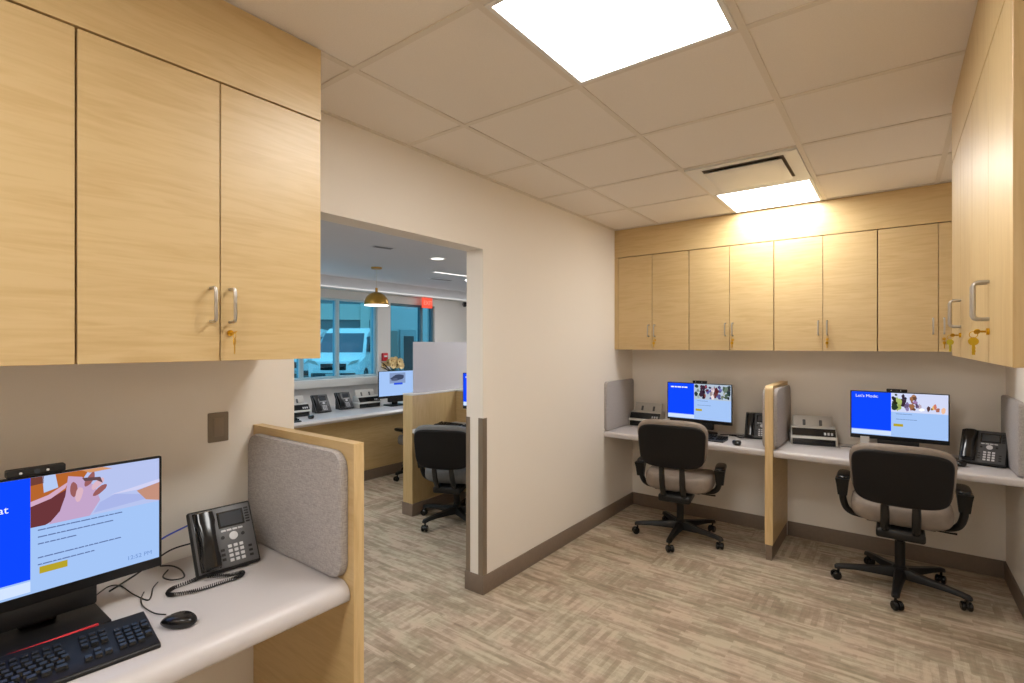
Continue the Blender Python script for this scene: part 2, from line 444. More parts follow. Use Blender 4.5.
# ------------------------------------------------------------------ wall cabinets
def pull_mb(x, z0, z1, y=0.0, out=0.036, r=0.0048):
    b = MB(); e = 0.010
    b.tube([(x, y, z1), (x, y-out+e, z1), (x, y-out+e*0.3, z1-e*0.3), (x, y-out, z1-e), (x, y-out, z0+e), (x, y-out+e*0.3, z0+e*0.3), (x, y-out+e, z0), (x, y, z0)], r, 10, False)
    return b
KEYG = 'brass keys hanging in the cabinet locks'
def key_mb():
    b = MB()
    # key in the lock: bow standing out from the door
    def keyflat(m):
        pts = []
        for k in range(20):
            a = 2*PI*k/20; pts.append((0.0125*math.cos(a), 0.011*math.sin(a)))
        b.prism(pts, 2, -0.001, 0.001, 0.0, 1, m)
        b.box((-0.0035, -0.036, -0.0009), (0.0035, -0.009, 0.0009), 0, 1, m)
        b.prism([(0.0035, -0.013), (0.005, -0.018), (0.0035, -0.021), (0.005, -0.026), (0.0035, -0.030), (0.002, -0.030), (0.002, -0.013)], 2, -0.0009, 0.0009, 0, 1, m)
    # first key: its shaft points into the door (+y)
    keyflat(Matrix.Translation((0, -0.024, 0)) @ Matrix.Rotation(PI, 4, 'Z') @ Matrix.Rotation(0.5, 4, 'Y') @ Matrix.Diagonal((1, 0.62, 1, 1)))
    # split ring
    rp = [(0.0, -0.031+0.0085*math.cos(a), -0.008+0.0085*math.sin(a)) for a in [2*PI*k/16 for k in range(17)]]
    b.tube(rp, 0.0009, 6, False)
    # second key hanging straight down
    keyflat(Matrix.Translation((0.0, -0.031, -0.026)) @ Matrix.Rotation(0.9, 4, 'Z') @ Matrix.Rotation(PI/2, 4, 'X'))
    return b
key_proto = None
def keys(loc, rz, label):
    global key_proto
    if key_proto is None:
        key_proto = key_mb().build('cabinet_key', M['brass']); tag(key_proto, label, 'keys', KEYG); o = key_proto
    else:
        o = key_proto.copy(); C.objects.link(o); o['label'] = label
    o.location = loc; o.rotation_euler = (0, 0, rz)
    return o
CABH = 0.828
def wall_cabinet(W, depth, loc, rz, wood_m, label, klabel, group, hs=0.027, out=0.036):
    t = thing('wall_cabinet', label, 'cabinet', loc, rz, group)
    b = MB(); b.box((0.0005, 0.021, 0.0), (W-0.0005, depth, CABH), 0.001, 1)
    b.build('body', wood_m, t)
    g = 0.0018
    for i, (x0, x1) in enumerate(((g, W/2-g), (W/2+g, W-g))):
        d = bx('door', (x0, 0.0, 0.0), (x1, 0.019, CABH-0.003), wood_m, t, 0.0008, 1)
        hx = W/2 + (hs if i else -hs)
        pull_mb(hx, 0.116, 0.214, 0.0, out).build('handle', M['steel'], d)
        if i:
            b = MB(); b.cyl((hx, 0.001, 0.083), (hx, -0.0065, 0.083), 0.009, 16); b.build('lock', M['brass'], d)
    mrot = Matrix.Rotation(rz, 4, 'Z'); p = Vector(loc) + (mrot @ Vector((W/2+hs, 0, 0.083)))
    if klabel: keys(p, rz, klabel)
    return t
BZ = 1.5
LXF = -1.60
GL = 'maple cabinets above the near desk'
wall_cabinet(0.664, -WX+LXF, (LXF, 0.350, BZ), PI/2, M['woodX'], 'two-door maple wall cabinet above the near desk, next to the opening', 'brass keys in the lock of the near cabinet beside the opening', GL)
wall_cabinet(0.664, -WX+LXF, (LXF, -0.3155, BZ), PI/2, M['woodX'], 'maple wall cabinet above the near monitor, cut by the picture edge', None, GL)
wall_cabinet(0.664, -WX+LXF, (LXF, -0.981, BZ), PI/2, M['woodX'], 'maple wall cabinet furthest from the opening in the near row', None, GL)
FZ0 = BZ+CABH+0.003; FZ1 = CE-0.003
def fascia(lo, hi, mat, label):
    b = MB(); b.box(lo, hi, 0.0008, 1); return tag(b.build('fascia_board', mat), label, 'fascia', 'maple boards closing cabinets to the ceiling')
fascia((WX+0.001, -0.981, FZ0), (LXF, 1.014, FZ1), M['woodY'], 'maple fascia board over the near cabinets up to the ceiling')
GB = 'maple cabinets above the back desks'
labs = ['two-door maple wall cabinet in the back corner, leftmost of the back row',
        'second maple wall cabinet of the back row, left of the bright glow',
        'third maple wall cabinet of the back row, over the right monitor',
        'maple wall cabinet at the right end of the back row, half hidden']
kl = ['tiny brass keys on the leftmost back cabinet', 'tiny brass keys on the second back cabinet from the left wall',
      'tiny brass keys on the third back cabinet from the left wall', 'tiny brass keys on the back cabinet hidden behind the right cabinets']
BFY = 4.242
bcab = []
for i in range(4):
    bcab.append(wall_cabinet(0.632, BY-BFY-0.001, (-1.992+0.6345*i, BFY, BZ), 0, M['woodX'], labs[i], kl[i], GB))
fascia((WX+0.001, BFY, FZ0), (RX-0.001, BY-0.001, FZ1), M['woodX'], 'long maple fascia board over the back cabinets')
for o, xa, xb in ((bcab[0], WX+0.001+1.992, -0.0005), (bcab[3], 0.6325, RX-0.001+1.992-0.6345*3)):
    b = MB(); b.box((xa, 0, 0), (xb, BY-BFY-0.001, CABH), 0.0006, 1); b.build('filler_strip', M['woodZ'], o)
GR = 'maple cabinets on the right wall'
wall_cabinet(0.702, RX-0.2-0.001, (0.2, 2.894, BZ), -PI/2, M['woodZ'], 'farther maple cabinet on the right wall, with smaller looking handle', 'brass keys hanging on the farther right cabinet', GR, 0.019, 0.031)
wall_cabinet(0.702, RX-0.2-0.001, (0.2, 2.1905, BZ), -PI/2, M['woodZ'], 'nearer maple cabinet on the right wall, cut by the picture edge', 'large looking brass keys hanging on the nearer right cabinet', GR, 0.019, 0.031)
fascia((0.2, 1.4885, FZ0), (RX-0.001, 2.894, FZ1), M['woodZ'], 'maple fascia board over the right cabinets')

# ------------------------------------------------------------------ worktops and partitions
DZ, DT = 0.785, 0.05
def worktop_x(x0, x1, y0, y1, label):     # front edge faces -y
    r = 0.018; pts = [(y1, DZ), (y1, DZ-DT)]
    pts += [(y0+r-r*math.sin(a), DZ-DT+r-r*math.cos(a)) for a in [PI/2*k/5 for k in range(6)]]
    pts += [(y0+r-r*math.cos(a), DZ-r+r*math.sin(a)) for a in [PI/2*k/5 for k in range(6)]]
    b = MB(); b.prism(pts, 0, x0, x1); return tag(b.build('worktop', M['top']), label, 'worktop', 'white worktops')
def worktop_y(y0, y1, xw, xf, label):     # front edge faces +x
    r = 0.012; r2 = 0.045; TT = 0.062; pts = [(xw, DZ), (xw, DZ-TT)]
    pts += [(xf-r+r*math.sin(a), DZ-TT+r-r*math.cos(a)) for a in [PI/2*k/5 for k in range(6)]]
    pts += [(xf-r2+r2*math.cos(a), DZ-r2*0.9+r2*0.9*math.sin(a)) for a in [PI/2*k/9 for k in range(10)]]
    b = MB(); b.prism(pts, 1, y0, y1); return tag(b.build('worktop', M['top']), label, 'worktop', 'white worktops')
worktop_y(-1.2, 0.9855, WX+0.001, -1.393, 'white worktop of the near desk under the big monitor')
worktop_x(WX+0.001, -0.7425, 4.025, BY-0.001, 'white worktop of the left desk at the back wall')
worktop_x(-0.6895, RX-0.001, 4.025, BY-0.001, 'white worktop of the right desk at the back wall')

# near partition (runs across, from the left wall)
t = thing('desk_partition', 'maple partition with grey fabric pad at the end of the near desk', 'partition', (WX+0.001, 0.987, 0), 0)
PLn = -1.375-WX-0.001
b = MB(); b.box((0.0, 0.0015, 0.11), (PLn-0.002, 0.0375, 1.2285), 0.0004, 1); b.build('panel', M['woodX'], t)
b = MB(); b.box((PLn-0.002, 0.0, 0.11), (PLn, 0.039, 1.2285), 0.0004, 1); b.build('edge_band', M['edge'], t)
b = MB(); b.box((0.0, 0.0, 1.2285), (PLn, 0.039, 1.2305), 0.0004, 1); b.build('top_band', M['woodX'], t)
bx('toe_base', (0.0, 0.004, 0.0), (PLn-0.006, 0.035, 0.11), M['base'], t)
b = MB(); b.slab(0.618, 0.413, 0.027, 0.06, 0.012, mat=Matrix.Translation((0.004+0.309, -0.027, 0.789+0.2065))); o = b.build('fabric_pad', M['fabric'], t); o['label'] = 'grey woven fabric pad'
b = MB(); b.slab(0.618, 0.413, 0.027, 0.06, 0.012, mat=Matrix.Translation((0.004+0.309, 0.066, 0.789+0.2065)) @ Matrix.Rotation(PI, 4, 'Z')); o = b.build('fabric_pad', M['fabric'], t); o['label'] = 'grey woven fabric pad'

# back partition (runs from the back wall)
t = thing('desk_partition', 'maple partition with rounded grey pads between the two back desks', 'partition', (-0.716, BY-0.001, 0), 0)
PL = BY-0.001-4.003
def rc(y0, y1, z0, z1, r):
    pts = [(y1, z0), (y1, z1)]
    pts += [(y0+r-r*math.sin(a), z1-r+r*math.cos(a)) for a in [PI/2*k/5 for k in range(6)]]
    pts += [(y0, z0)]
    return pts
b = MB(); b.prism(rc(-PL+0.003, 0, 0.112, 1.246, 0.028), 0, -0.0245, 0.0245); b.build('panel', M['woodY'], t)
b = MB()
e_out = [(-PL, 0.112)] + [(-PL+0.03-0.03*math.cos(a), 1.219+0.03*math.sin(a)) for a in [PI/2*k/6 for k in range(7)]] + [(0, 1.249)]
e_in = [(0, 1.2465)] + [(-PL+0.003+0.028-0.028*math.cos(a), 1.2185+0.028*math.sin(a)) for a in [PI/2*k/6 for k in range(6, -1, -1)]] + [(-PL+0.003, 0.112)]
b.prism(e_out+e_in, 0, -0.026, 0.026); b.build('edge_band', M['edge'], t)
bx('toe_base', (-0.020, -PL+0.008, 0.0), (0.020, -0.0095, 0.112), M['base'], t)
for s in (-1, 1):
    b = MB(); b.slab(0.585, 0.43, 0.026, 0.06, 0.012, mat=Matrix.Translation((s*0.0505, -PL+0.035+0.2925, 0.795+0.215)) @ Matrix.Rotation(s*PI/2, 4, 'Z'))
    o = b.build('fabric_pad', M['fabric'], t); o['label'] = 'grey woven fabric pad'
# pads on the side walls
def wallpad(loc, rz, w, label):
    b = MB(); b.slab(w, 0.43, 0.026, 0.03, 0.010); o = b.build('fabric_wall_pad', M['fabric']); o.location = loc; o.rotation_euler = (0, 0, rz)
    return tag(o, label, 'panel', 'grey fabric pads on the walls')
wallpad((WX+0.0275, 4.325, 1.003), PI/2, 0.58, 'grey fabric pad on the left wall beside the back corner scanner')
wallpad((RX-0.0275, 4.325, 1.003), -PI/2, 0.58, 'grey fabric pad on the right wall beside the back phone')

# wall outlet
t = thing('wall_outlet', 'bronze double wall plate above the near desk, left of the partition', 'outlet', (WX, 0.857, 1.238), PI/2)
b = MB(); b.slab(0.072, 0.110, 0.006, 0.004, 0.002, mat=Matrix.Translation((0, -0.006, 0))); b.build('plate', M['plate'], t)
b = MB(); b.slab(0.034, 0.068, 0.004, 0.003, 0.001, mat=Matrix.Translation((0, -0.0095, 0))); b.build('socket', M['guard'], t)

# ------------------------------------------------------------------ office chair (faces +y, castor hub at the origin)
CG = 'black five-star office chairs'
def make_chair(label, arm_top, seat_m, base_rot=0.0, drop=0.0, lift=0.0):
    t = thing('office_chair', label, 'chair', (0, 0, 0), 0, CG)
    for k in range(5):
        a = R(270+72*k+base_rot); ca, sa = math.cos(a), math.sin(a)
        m = Matrix.Rotation(a, 4, 'Z')
        b = MB(); rings = []
        for r, w, z0, z1 in ((0.02, 0.034, 0.075, 0.135), (0.06, 0.030, 0.078, 0.132), (0.14, 0.026, 0.082, 0.120), (0.22, 0.023, 0.084, 0.112), (0.29, 0.021, 0.080, 0.104), (0.325, 0.020, 0.072, 0.098), (0.338, 0.012, 0.072, 0.090)):
            r *= 1.05; rings.append([(r, -w, z0), (r, w, z0), (r, w, (z0+z1)/2), (r, w*0.62, z1), (r, -w*0.62, z1), (r, -w, (z0+z1)/2)])
        b.loft(rings, True, m); leg = b.build('leg', M['black'], t, 50)
        b = MB()
        sw = R(40+83*k)            # castors point every which way
        mm = m @ Matrix.Translation((0.333, 0, 0)) @ Matrix.Rotation(sw, 4, 'Z')
        for s in (-1, 1):
            prof = [(0.0, -0.011), (0.020, -0.011), (0.0265, -0.006), (0.0275, 0.0), (0.0265, 0.006), (0.020, 0.011), (0.0, 0.011)]
            b.lathe(prof, 18, mm @ Matrix.Translation((0.014, s*0.016, 0.0276)) @ Matrix.Rotation(PI/2, 4, 'X'))
        hood = [(0.014+0.031*math.cos(q), 0.0276+0.031*math.sin(q)) for q in [R(-8+196*j/10) for j in range(11)]]
        b.prism(hood, 1, -0.0045, 0.0045, 0, 1, mm)
        b.lathe([(0.0075, 0.045), (0.0075, 0.078)], 10, m @ Matrix.Translation((0.333, 0, 0)))
        b.build('caster', M['blackg'], leg)
    b = MB(); b.lathe([(0.038, 0.072), (0.042, 0.10), (0.040, 0.138), (0.032, 0.145), (0.0275, 0.15), (0.0275, 0.30), (0.020, 0.302), (0.020, 0.40)], 20); b.build('gas_column', M['black'], t)
    b = MB()
    b.loft([[(x*w, y, z) for x, z in ((-1, z1), (1, z1), (1, (z0+z1)/2), (0.7, z0), (-0.7, z0), (-1, (z0+z1)/2))] for y, w, z0, z1 in ((-0.17, 0.08, 0.405, 0.445), (-0.13, 0.115, 0.39, 0.448), (0.0, 0.115, 0.375, 0.448), (0.10, 0.09, 0.39, 0.448), (0.15, 0.06, 0.42, 0.448))])
    b.box((-0.17, -0.15, 0.438), (0.17, 0.17, 0.452), 0.005, 1)
    b.box((-0.118, -0.275, 0.385), (0.118, -0.04, 0.438), 0.014, 3)
    b.build('mechanism', M['black'], t)
    b = MB(); b.tube([(-0.10, -0.03, 0.42), (-0.19, -0.05, 0.425), (-0.25, -0.055, 0.437)], [0.006, 0.006, 0.011], 8, True, 6, (1, 0.7)); b.build('lever', M['black'], t)
    b = MB(); b.tube([(0.10, -0.03, 0.42), (0.20, -0.05, 0.418), (0.27, -0.055, 0.42)], [0.006, 0.006, 0.010], 8, True, 6, (1, 0.7)); b.build('lever', M['black'], t)
    # seat with a waterfall front
    def seat_shape(x, y, z):
        zz = z - 0.10*max(0, y-0.12)**1.3*3 + 0.25*x*x*(1 if z > 0 else 0.3)
        return (x, y+0.015, zz+0.505)
    b = MB(); b.pillow(0.515, 0.48, 0.115, 3.4, 2.4, 48, 11, None, seat_shape); b.build('seat', seat_m, t, 60)
    # backrest: shell behind, cushion in front, both bowed round the sitter
    def back_pt(x, z, d):
        tz = (z-0.79)
        return (x*(1+0.28*tz), -0.385+0.55*x*x*1.0 - 0.10*tz - d, z)
    def back_part(w, h, zc, d0, d1, rnd, n=48, lev=9, px=4.4):
        b = MB(); rings = []
        for i in range(lev):
            q = i/(lev-1); tt = math.sin((-1+2*q)*PI/2)
            ins = rnd*(1-math.sqrt(max(0, 1-tt*tt)))
            if i in (0, lev-1): ins = rnd*1.6
            ring = []
            for j in range(n):
                th = 2*PI*j/n; c = math.cos(th); s_ = math.sin(th)
                x = (w/2-ins)*math.copysign(abs(c)**(2/px), c); z = (h/2-ins)*math.copysign(abs(s_)**(2/px), s_)
                if z < 0: z *= 1 + 0.06*(1-(2*x/w)**2)
                else: z *= 1 + 0.03*(1-(2*x/w)**2)
                ring.append(back_pt(x, zc+z, d0+(d1-d0)*(tt+1)/2))
            rings.append(ring)
        b.loft(rings); return b
    back_part(0.492, 0.338, 0.795+lift, -0.055, 0.016, 0.024).build('backrest', seat_m, t, 60)
    back_part(0.468, 0.306, 0.776+lift, 0.0, 0.034, 0.010, 48, 9, 5.5).build('back_shell', M['shell'], t, 60)
    # two upright bars joining seat and back
    for s in (-1, 1):
        b = MB(); x = s*0.073
        b.tube([(x, -0.10, 0.435), (x, -0.20, 0.428), (x, -0.275, 0.44), (x, -0.325, 0.50), (x, -0.350, 0.57), (x, -0.362, 0.62+lift), (x, -0.368, 0.66+lift)], [0.016, 0.017, 0.018, 0.019, 0.019, 0.017, 0.012], 10, True, 5, (1.15, 0.7))
        b.build('back_bar', M['blackg'], t)
    b = MB(); b.box((-0.07, -0.376, 0.608+lift), (0.07, -0.352, 0.636+lift), 0.008, 2); b.build('back_bracket', M['black'], t)
    for s in (-1, 1):
        b = MB(); a = arm_top
        b.tube([(s*0.12, -0.02, 0.44), (s*0.22, -0.03, 0.436), (s*0.275, -0.04, 0.462), (s*0.298, -0.05, 0.52), (s*0.303, -0.055, a-0.09), (s*0.302, -0.055, a-0.03)], [0.019, 0.022, 0.025, 0.026, 0.027, 0.028], 12, True, 6, (1.0, 0.8))
        arm = b.build('arm', M['black'], t)
        b = MB()
        b.pillow(0.080, 0.235, 0.034, 3.0, 2.2, 32, 9, Matrix.Translation((s*0.300, 0.03, a-0.017)), None)
        b.build('arm_pad', M['blackg'], arm)
        b = MB(); b.loft([[(s*0.302+xx*wx, -0.055+yy*wy, z) for xx, yy in ((1, -1), (1, 1), (-1, 1), (-1, -1))] for z, wx, wy in ((a-0.13, 0.026, 0.021), (a-0.06, 0.033, 0.032), (a-0.018, 0.038, 0.055))])
        b.build('arm_bracket', M['black'], arm)
    if drop:
        for o in kids(t):
            if o.name.split('.')[0] not in ('leg', 'gas_column'): o.location.z = -drop
    return t
ch1 = make_chair('grey-brown office chair with raised arms at the right back desk', 0.686, M['seat'], -4)
ch1.location = (0.030, 4.05, 0)
ch2 = make_chair('grey-brown office chair with lowered arms at the left back desk', 0.640, M['seat'], -4, 0.035, 0.058)
ch2.location = (-1.370, 4.06, 0); ch2.rotation_euler = (0, 0, R(9))
ch3 = make_chair('grey office chair in the outer room seen through the opening', 0.665, M['seatg'], -33, 0.068)
ch3.location = (-3.055, 3.25, 0); ch3.rotation_euler = (0, 0, R(25))
dup(ch3, (-4.40, 4.12, 0), R(90), 'office chair mostly hidden behind the outer half wall, at the counter')

# ------------------------------------------------------------------ monitors (face -y, stand base centre at the origin)
SB = emit('screen_blue', lin(14, 70, 250), 1.0); SW = emit('screen_white', lin(160, 192, 240), 1.0); ST = emit('screen_title', lin(240, 245, 255), 1.0)
SY = emit('screen_button', lin(178, 158, 40), 1.0); SG = emit('screen_type', lin(92, 112, 160), 1.0); SI = emit('screen_strip', lin(205, 222, 250), 1.0); SC = emit('screen_clock', lin(112, 144, 204), 1.0)
_em = {}
def ecol(r, g, b):
    k = (r, g, b)
    if k not in _em: _em[k] = emit('screen_photo_%02x%02x%02x' % k, lin(r, g, b), 1.0)
    return _em[k]
MW, MH, MZ = 0.542, 0.334, 0.100
IW, IH = 0.527, 0.300
def flat(name, pts, mat, parent, y):
    b = MB(); b.prism(pts, 1, y, y-0.0003); return b.build(name, mat, parent)
def rect(x0, x1, z0, z1): return [(x0, z0), (x1, z0), (x1, z1), (x0, z1)]
def blob(cx, cz, rx, rz, rot=0, n=14, wob=0.0, seed=0):
    rnd = random.Random(seed); out = []
    for k in range(n):
        a = 2*PI*k/n; q = 1+wob*(rnd.random()-0.5)
        x = rx*q*math.cos(a); z = rz*q*math.sin(a)
        out.append((cx+x*math.cos(rot)-z*math.sin(rot), cz+x*math.sin(rot)+z*math.cos(rot)))
    return out
def monitor(label, loc, rz, page, stand=None, MZ=0.100):
    t = thing('monitor', label, 'monitor', loc, rz, 'desktop monitors')
    yb = -0.02
    b = MB(); b.slab(MW, MH, 0.012, 0.004, 0.002, mat=Matrix.Translation((0, yb, MZ+MH/2)))
    b.slab(MW*0.62, MH*0.62, 0.022, 0.02, 0.004, mat=Matrix.Translation((0, yb+0.034, MZ+MH/2)) @ Matrix.Rotation(PI, 4, 'Z'))
    b.build('housing', M['black'], t)
    ct = MZ+MH-0.0055; cb = ct-IH; x0 = -IW/2; x1 = IW/2
    sc = MB(); sc.box((x0, yb-0.0006, cb), (x1, yb+0.001, ct)); scr = sc.build('screen', SW, t)
    y1 = yb-0.0008; y2 = y1-0.0005
    def X(f): return x0+IW*f
    def Z(f): return cb+IH*f
    if page == 'logo':
        flat('picture', rect(X(0.28), X(0.72), Z(0.50), Z(0.93)), ecol(130, 150, 190), scr, y1)
        flat('picture', blob(X(0.5), Z(0.74), 0.10, 0.035, 0.1, 14, 0.3, 3), ecol(60, 70, 96), scr, y2)
        flat('picture', blob(X(0.42), Z(0.66), 0.05, 0.02, 0, 12, 0.3, 4), ecol(90, 100, 130), scr, y2)
        flat('button', rect(X(0.40), X(0.64), Z(0.44), Z(0.52)), ecol(40, 80, 220), scr, y2)
    else:
        bl = 0.455 if page == 'massage' else 0.43
        flat('title_panel', rect(X(0.0), X(bl), Z(0.125), Z(1.0)), SB, scr, y1)
        flat('tool_strip', rect(X(0.0), X(bl), Z(0.02), Z(0.11)), SI, scr, y1)
        ph0 = 0.57
        if page == 'massage':
            pw = lambda fx, fz: (X(0.455+0.545*fx), Z(ph0+(1-ph0)*fz))
            q = lambda pts, col, y: flat('picture', [pw(a, c) for a, c in pts], ecol(*col), scr, y)
            q([(0, 0), (1, 0), (1, 1), (0, 1)], (178, 190, 232), y1)
            q([(0, 0.35), (0.30, 0.55), (0.42, 1), (0, 1)], (176, 98, 44), y2)
            q([(0, 0.84), (0.09, 0.86), (0.09, 1), (0, 1)], (110, 62, 52), y2-0.0004)
            q([(0.09, 0.66), (0.19, 0.72), (0.17, 1), (0.08, 1)], (176, 196, 236), y2-0.0004)
            q([(0.42, 0.92), (0.60, 0.94), (0.52, 1), (0.36, 1)], (206, 148, 106), y2-0.0004)
            q([(0, 0), (0.10, 0.0), (0.26, 0.18), (0.30, 0.42), (0.26, 0.66), (0.13, 0.52), (0, 0.44)], (104, 52, 56), y2-0.0008)
            q([(0, 0.42), (0.14, 0.52), (0.24, 0.68), (0.26, 0.80), (0.12, 0.60), (0, 0.52)], (206, 166, 190), y2-0.0012)
            q([(0.12, 0.0), (0.42, 0.0), (0.50, 0.30), (0.46, 0.62), (0.36, 0.86), (0.26, 0.92), (0.24, 0.52), (0.20, 0.22)], (190, 160, 196), y2-0.0016)
            for i, (fx, fz, rr) in enumerate(((0.30, 0.62, 0.5), (0.34, 0.50, 0.3), (0.42, 0.78, 0.0), (0.48, 0.66, -0.3), (0.50, 0.52, -0.4))):
                c = pw(fx, fz); flat('picture', blob(c[0], c[1], 0.020, 0.008, rr+1.1, 12, 0.2, i), ecol(150, 92, 92) if i % 2 == 0 else ecol(214, 176, 190), scr, y2-0.0020-0.0002*i)
            q([(0.36, 0.84), (0.50, 0.80), (0.52, 0.66), (0.47, 0.74), (0.38, 0.76)], (96, 70, 74), y2-0.0034)
            q([(0.50, 0.24), (0.62, 0.36), (0.92, 0.20), (0.92, 0.12), (0.45, 0.04)], (164, 176, 226), y2-0.0004)
            q([(0.80, 0.34), (1, 0.44), (1, 0.02), (0.88, 0.10)], (190, 140, 120), y2-0.0008)
            q([(0.58, 0.36), (1, 0.52), (1, 0.44), (0.80, 0.36)], (204, 204, 236), y2-0.0010)
        else:
            flat('picture', rect(X(0.43), X(1), Z(ph0), Z(1)), ecol(176, 190, 206) if page == 'family' else ecol(206, 212, 240), scr, y1)
            rnd = random.Random(11 if page == 'family' else 23)
            if page == 'family':
                cols = [(34, 56, 52), (150, 176, 160), (56, 30, 50), (150, 40, 60), (60, 60, 150), (196, 170, 180), (120, 40, 50), (70, 80, 160), (140, 150, 120), (90, 110, 90), (40, 56, 60)]
            else:
                cols = [(36, 52, 30), (150, 180, 60), (60, 40, 70), (120, 80, 150), (180, 96, 50), (130, 90, 160), (224, 200, 220), (120, 60, 70), (204, 150, 50), (190, 90, 60), (214, 130, 90), (220, 150, 120)]
            k = 0
            for i in range(84):
                f = 0.445+0.54*rnd.random()**(1.5 if page == 'meals' else 1); z = rnd.random()
                if page == 'meals' and f > 0.70 and z > 0.28: continue
                c = cols[min(len(cols)-1, int((f-0.44)/0.56*len(cols)))]
                g_ = sum(c)/3; k_ = rnd.uniform(0.65, 1.3); c = tuple(max(10, min(240, int((v*0.62+g_*0.38)*k_))) for v in c)
                rx = rnd.uniform(0.005, 0.016); rz_ = rnd.uniform(0.008, 0.022)
                cz_ = Z(ph0)+rz_*1.2+(Z(1)-Z(ph0)-2.4*rz_)*z; cx_ = min(max(X(f), X(0.43)+rx*1.3), X(1)-rx*1.3)
                flat('picture', blob(cx_, cz_, rx, rz_, 0.3*(rnd.random()-0.5), 11, 0.4, i), ecol(*[v//16*16+8 for v in c]), scr, y2-0.00004*k); k += 1
        # lines of small type, too small to read
        rnd = random.Random(5)
        lines = ((0.53, 0.62), (0.47, 0.52), (0.41, 0.22), (0.29, 0.60), (0.23, 0.38)) if page == 'massage' else ((0.52, 0.30), (0.40, 0.34))
        for fz, ln in lines:
            f = 0.482; pts = []; q = []
            while f < 0.482+0.55*ln:
                w = rnd.uniform(0.012, 0.04); g = rnd.uniform(0.0025, 0.0045)
                pts += [(X(f), Z(fz+g)), (X(f), Z(fz+0.011)), (X(f+w), Z(fz+0.011)), (X(f+w), Z(fz+g))]; f += w+0.004
                pts += [(X(f-0.004), Z(fz+0.0075))] if False else []
            b = MB(); b.prism(pts+[(X(f), Z(fz+0.001)), (X(0.482), Z(fz+0.001))], 1, y1, y1-0.0003); b.build('text_line', SG, scr)
        flat('button', rect(X(0.488), X(0.595), Z(0.155), Z(0.215)) if page == 'massage' else rect(X(0.455), X(0.555), Z(0.24), Z(0.30)), SY, scr, y1)
        if page == 'massage':
            text_mesh('title_lettering', 'at', 0.026, ST, scr, (X(0.378), y1-0.0004, Z(0.735)), align='RIGHT')
            text_mesh('clock_lettering', '12:52 PM', 0.0165, SC, scr, (X(0.965), y1-0.0004, Z(0.055)), align='RIGHT')
        elif page == 'meals':
            text_mesh('title_lettering', "Let's Mode:", 0.028, ST, scr, (X(0.045), y1-0.0004, Z(0.875)))
        else:
            b = MB(); f = 0.05
            for w in (0.05, 0.035, 0.06, 0.03, 0.05): b.prism(rect(X(f), X(f+w), Z(0.87), Z(0.905)), 1, y1-0.0003, y1-0.0007); f += w+0.012
            b.build('title_lettering', ST, scr)
    b = MB(); b.box((-0.05, 0.012, MZ-0.012), (0.05, 0.04, MZ+0.20), 0.006, 2); b.box((-0.115, yb+0.002, MZ-0.052), (0.115, 0.03, MZ+0.004), 0.006, 2); b.build('speaker_bar', M['black'], t)
    b = MB(); b.box((-0.04, 0.03, 0.012), (0.04, 0.052, MZ+0.12), 0.006, 2); b.build('neck', M['black'], t)
    if stand == 'wide':
        b = MB(); b.box((-0.16, -0.095, 0.0), (0.128, 0.15, 0.013), 0.004, 2); b.build('base', M['black'], t)
        b = MB(); b.box((-0.105, -0.102, 0.004), (0.098, -0.0955, 0.017), 0.002, 1); o = b.build('red_strip', M['red'], t)
    else:
        b = MB(); b.slab(0.24, 0.20, 0.013, 0.03, 0.004, mat=Matrix.Translation((0, 0.03, 0.013)) @ Matrix.Rotation(-PI/2, 4, 'X')); b.build('base', M['black'], t)
    return t
def webcam(label, loc, rz):
    t = thing('webcam', label, 'webcam', loc, rz, 'black webcam bars')
    b = MB(); b.slab(0.115, 0.020, 0.022, 0.004, 0.002, mat=Matrix.Translation((0, -0.016, 0.011))); b.build('housing', M['black'], t)
    b = MB(); b.cyl((0, -0.0155, 0.011), (0, -0.0175, 0.011), 0.006, 14); b.build('lens', M['lcd'], t)
    for s in (-1, 1):
        b = MB(); b.cyl((s*0.026-0.005, -0.0155, 0.011), (s*0.026-0.005, -0.017, 0.011), 0.0032, 10); b.build('status_lamp', M['btn'], t)
    return t
mtop = MZ+MH
ml = (-1.803, 0.321)
monitor('large near monitor on the left desk, close to the camera', (ml[0], ml[1], DZ), PI/2, 'massage', 'wide', 0.090)
webcam('black webcam bar on top of the near monitor', (ml[0]+0.012, ml[1]-0.012, DZ+mtop-0.010+0.0003), PI/2)
monitor('monitor on the left back desk, photo of a group of people', (-1.318, 4.385, DZ), R(-2), 'family')
webcam('black webcam bar on the left back monitor', (-1.308, 4.385-0.012, DZ+mtop+0.0003), R(-2))
monitor('monitor on the right back desk with a two-word title', (0.020, 4.385, DZ), R(1), 'meals')
webcam('black webcam bar on the right back monitor', (0.015, 4.385-0.012, DZ+mtop+0.0003), R(1))
# paper stickers under the back monitors
for x, lab in ((-1.585, 'small white paper tag under the left back monitor'), (-0.165, 'small white paper tag under the right back monitor')):
    b = MB(); b.box((-0.026, -0.012, 0.0), (0.026, 0.004, 0.006), 0.001, 1); b.box((-0.026, 0.001, 0.0), (0.026, 0.003, 0.115), 0.0008, 1)
    o = b.build('name_tag', M['grey']); o.location = (x, 4.35, DZ); tag(o, lab, 'tag')

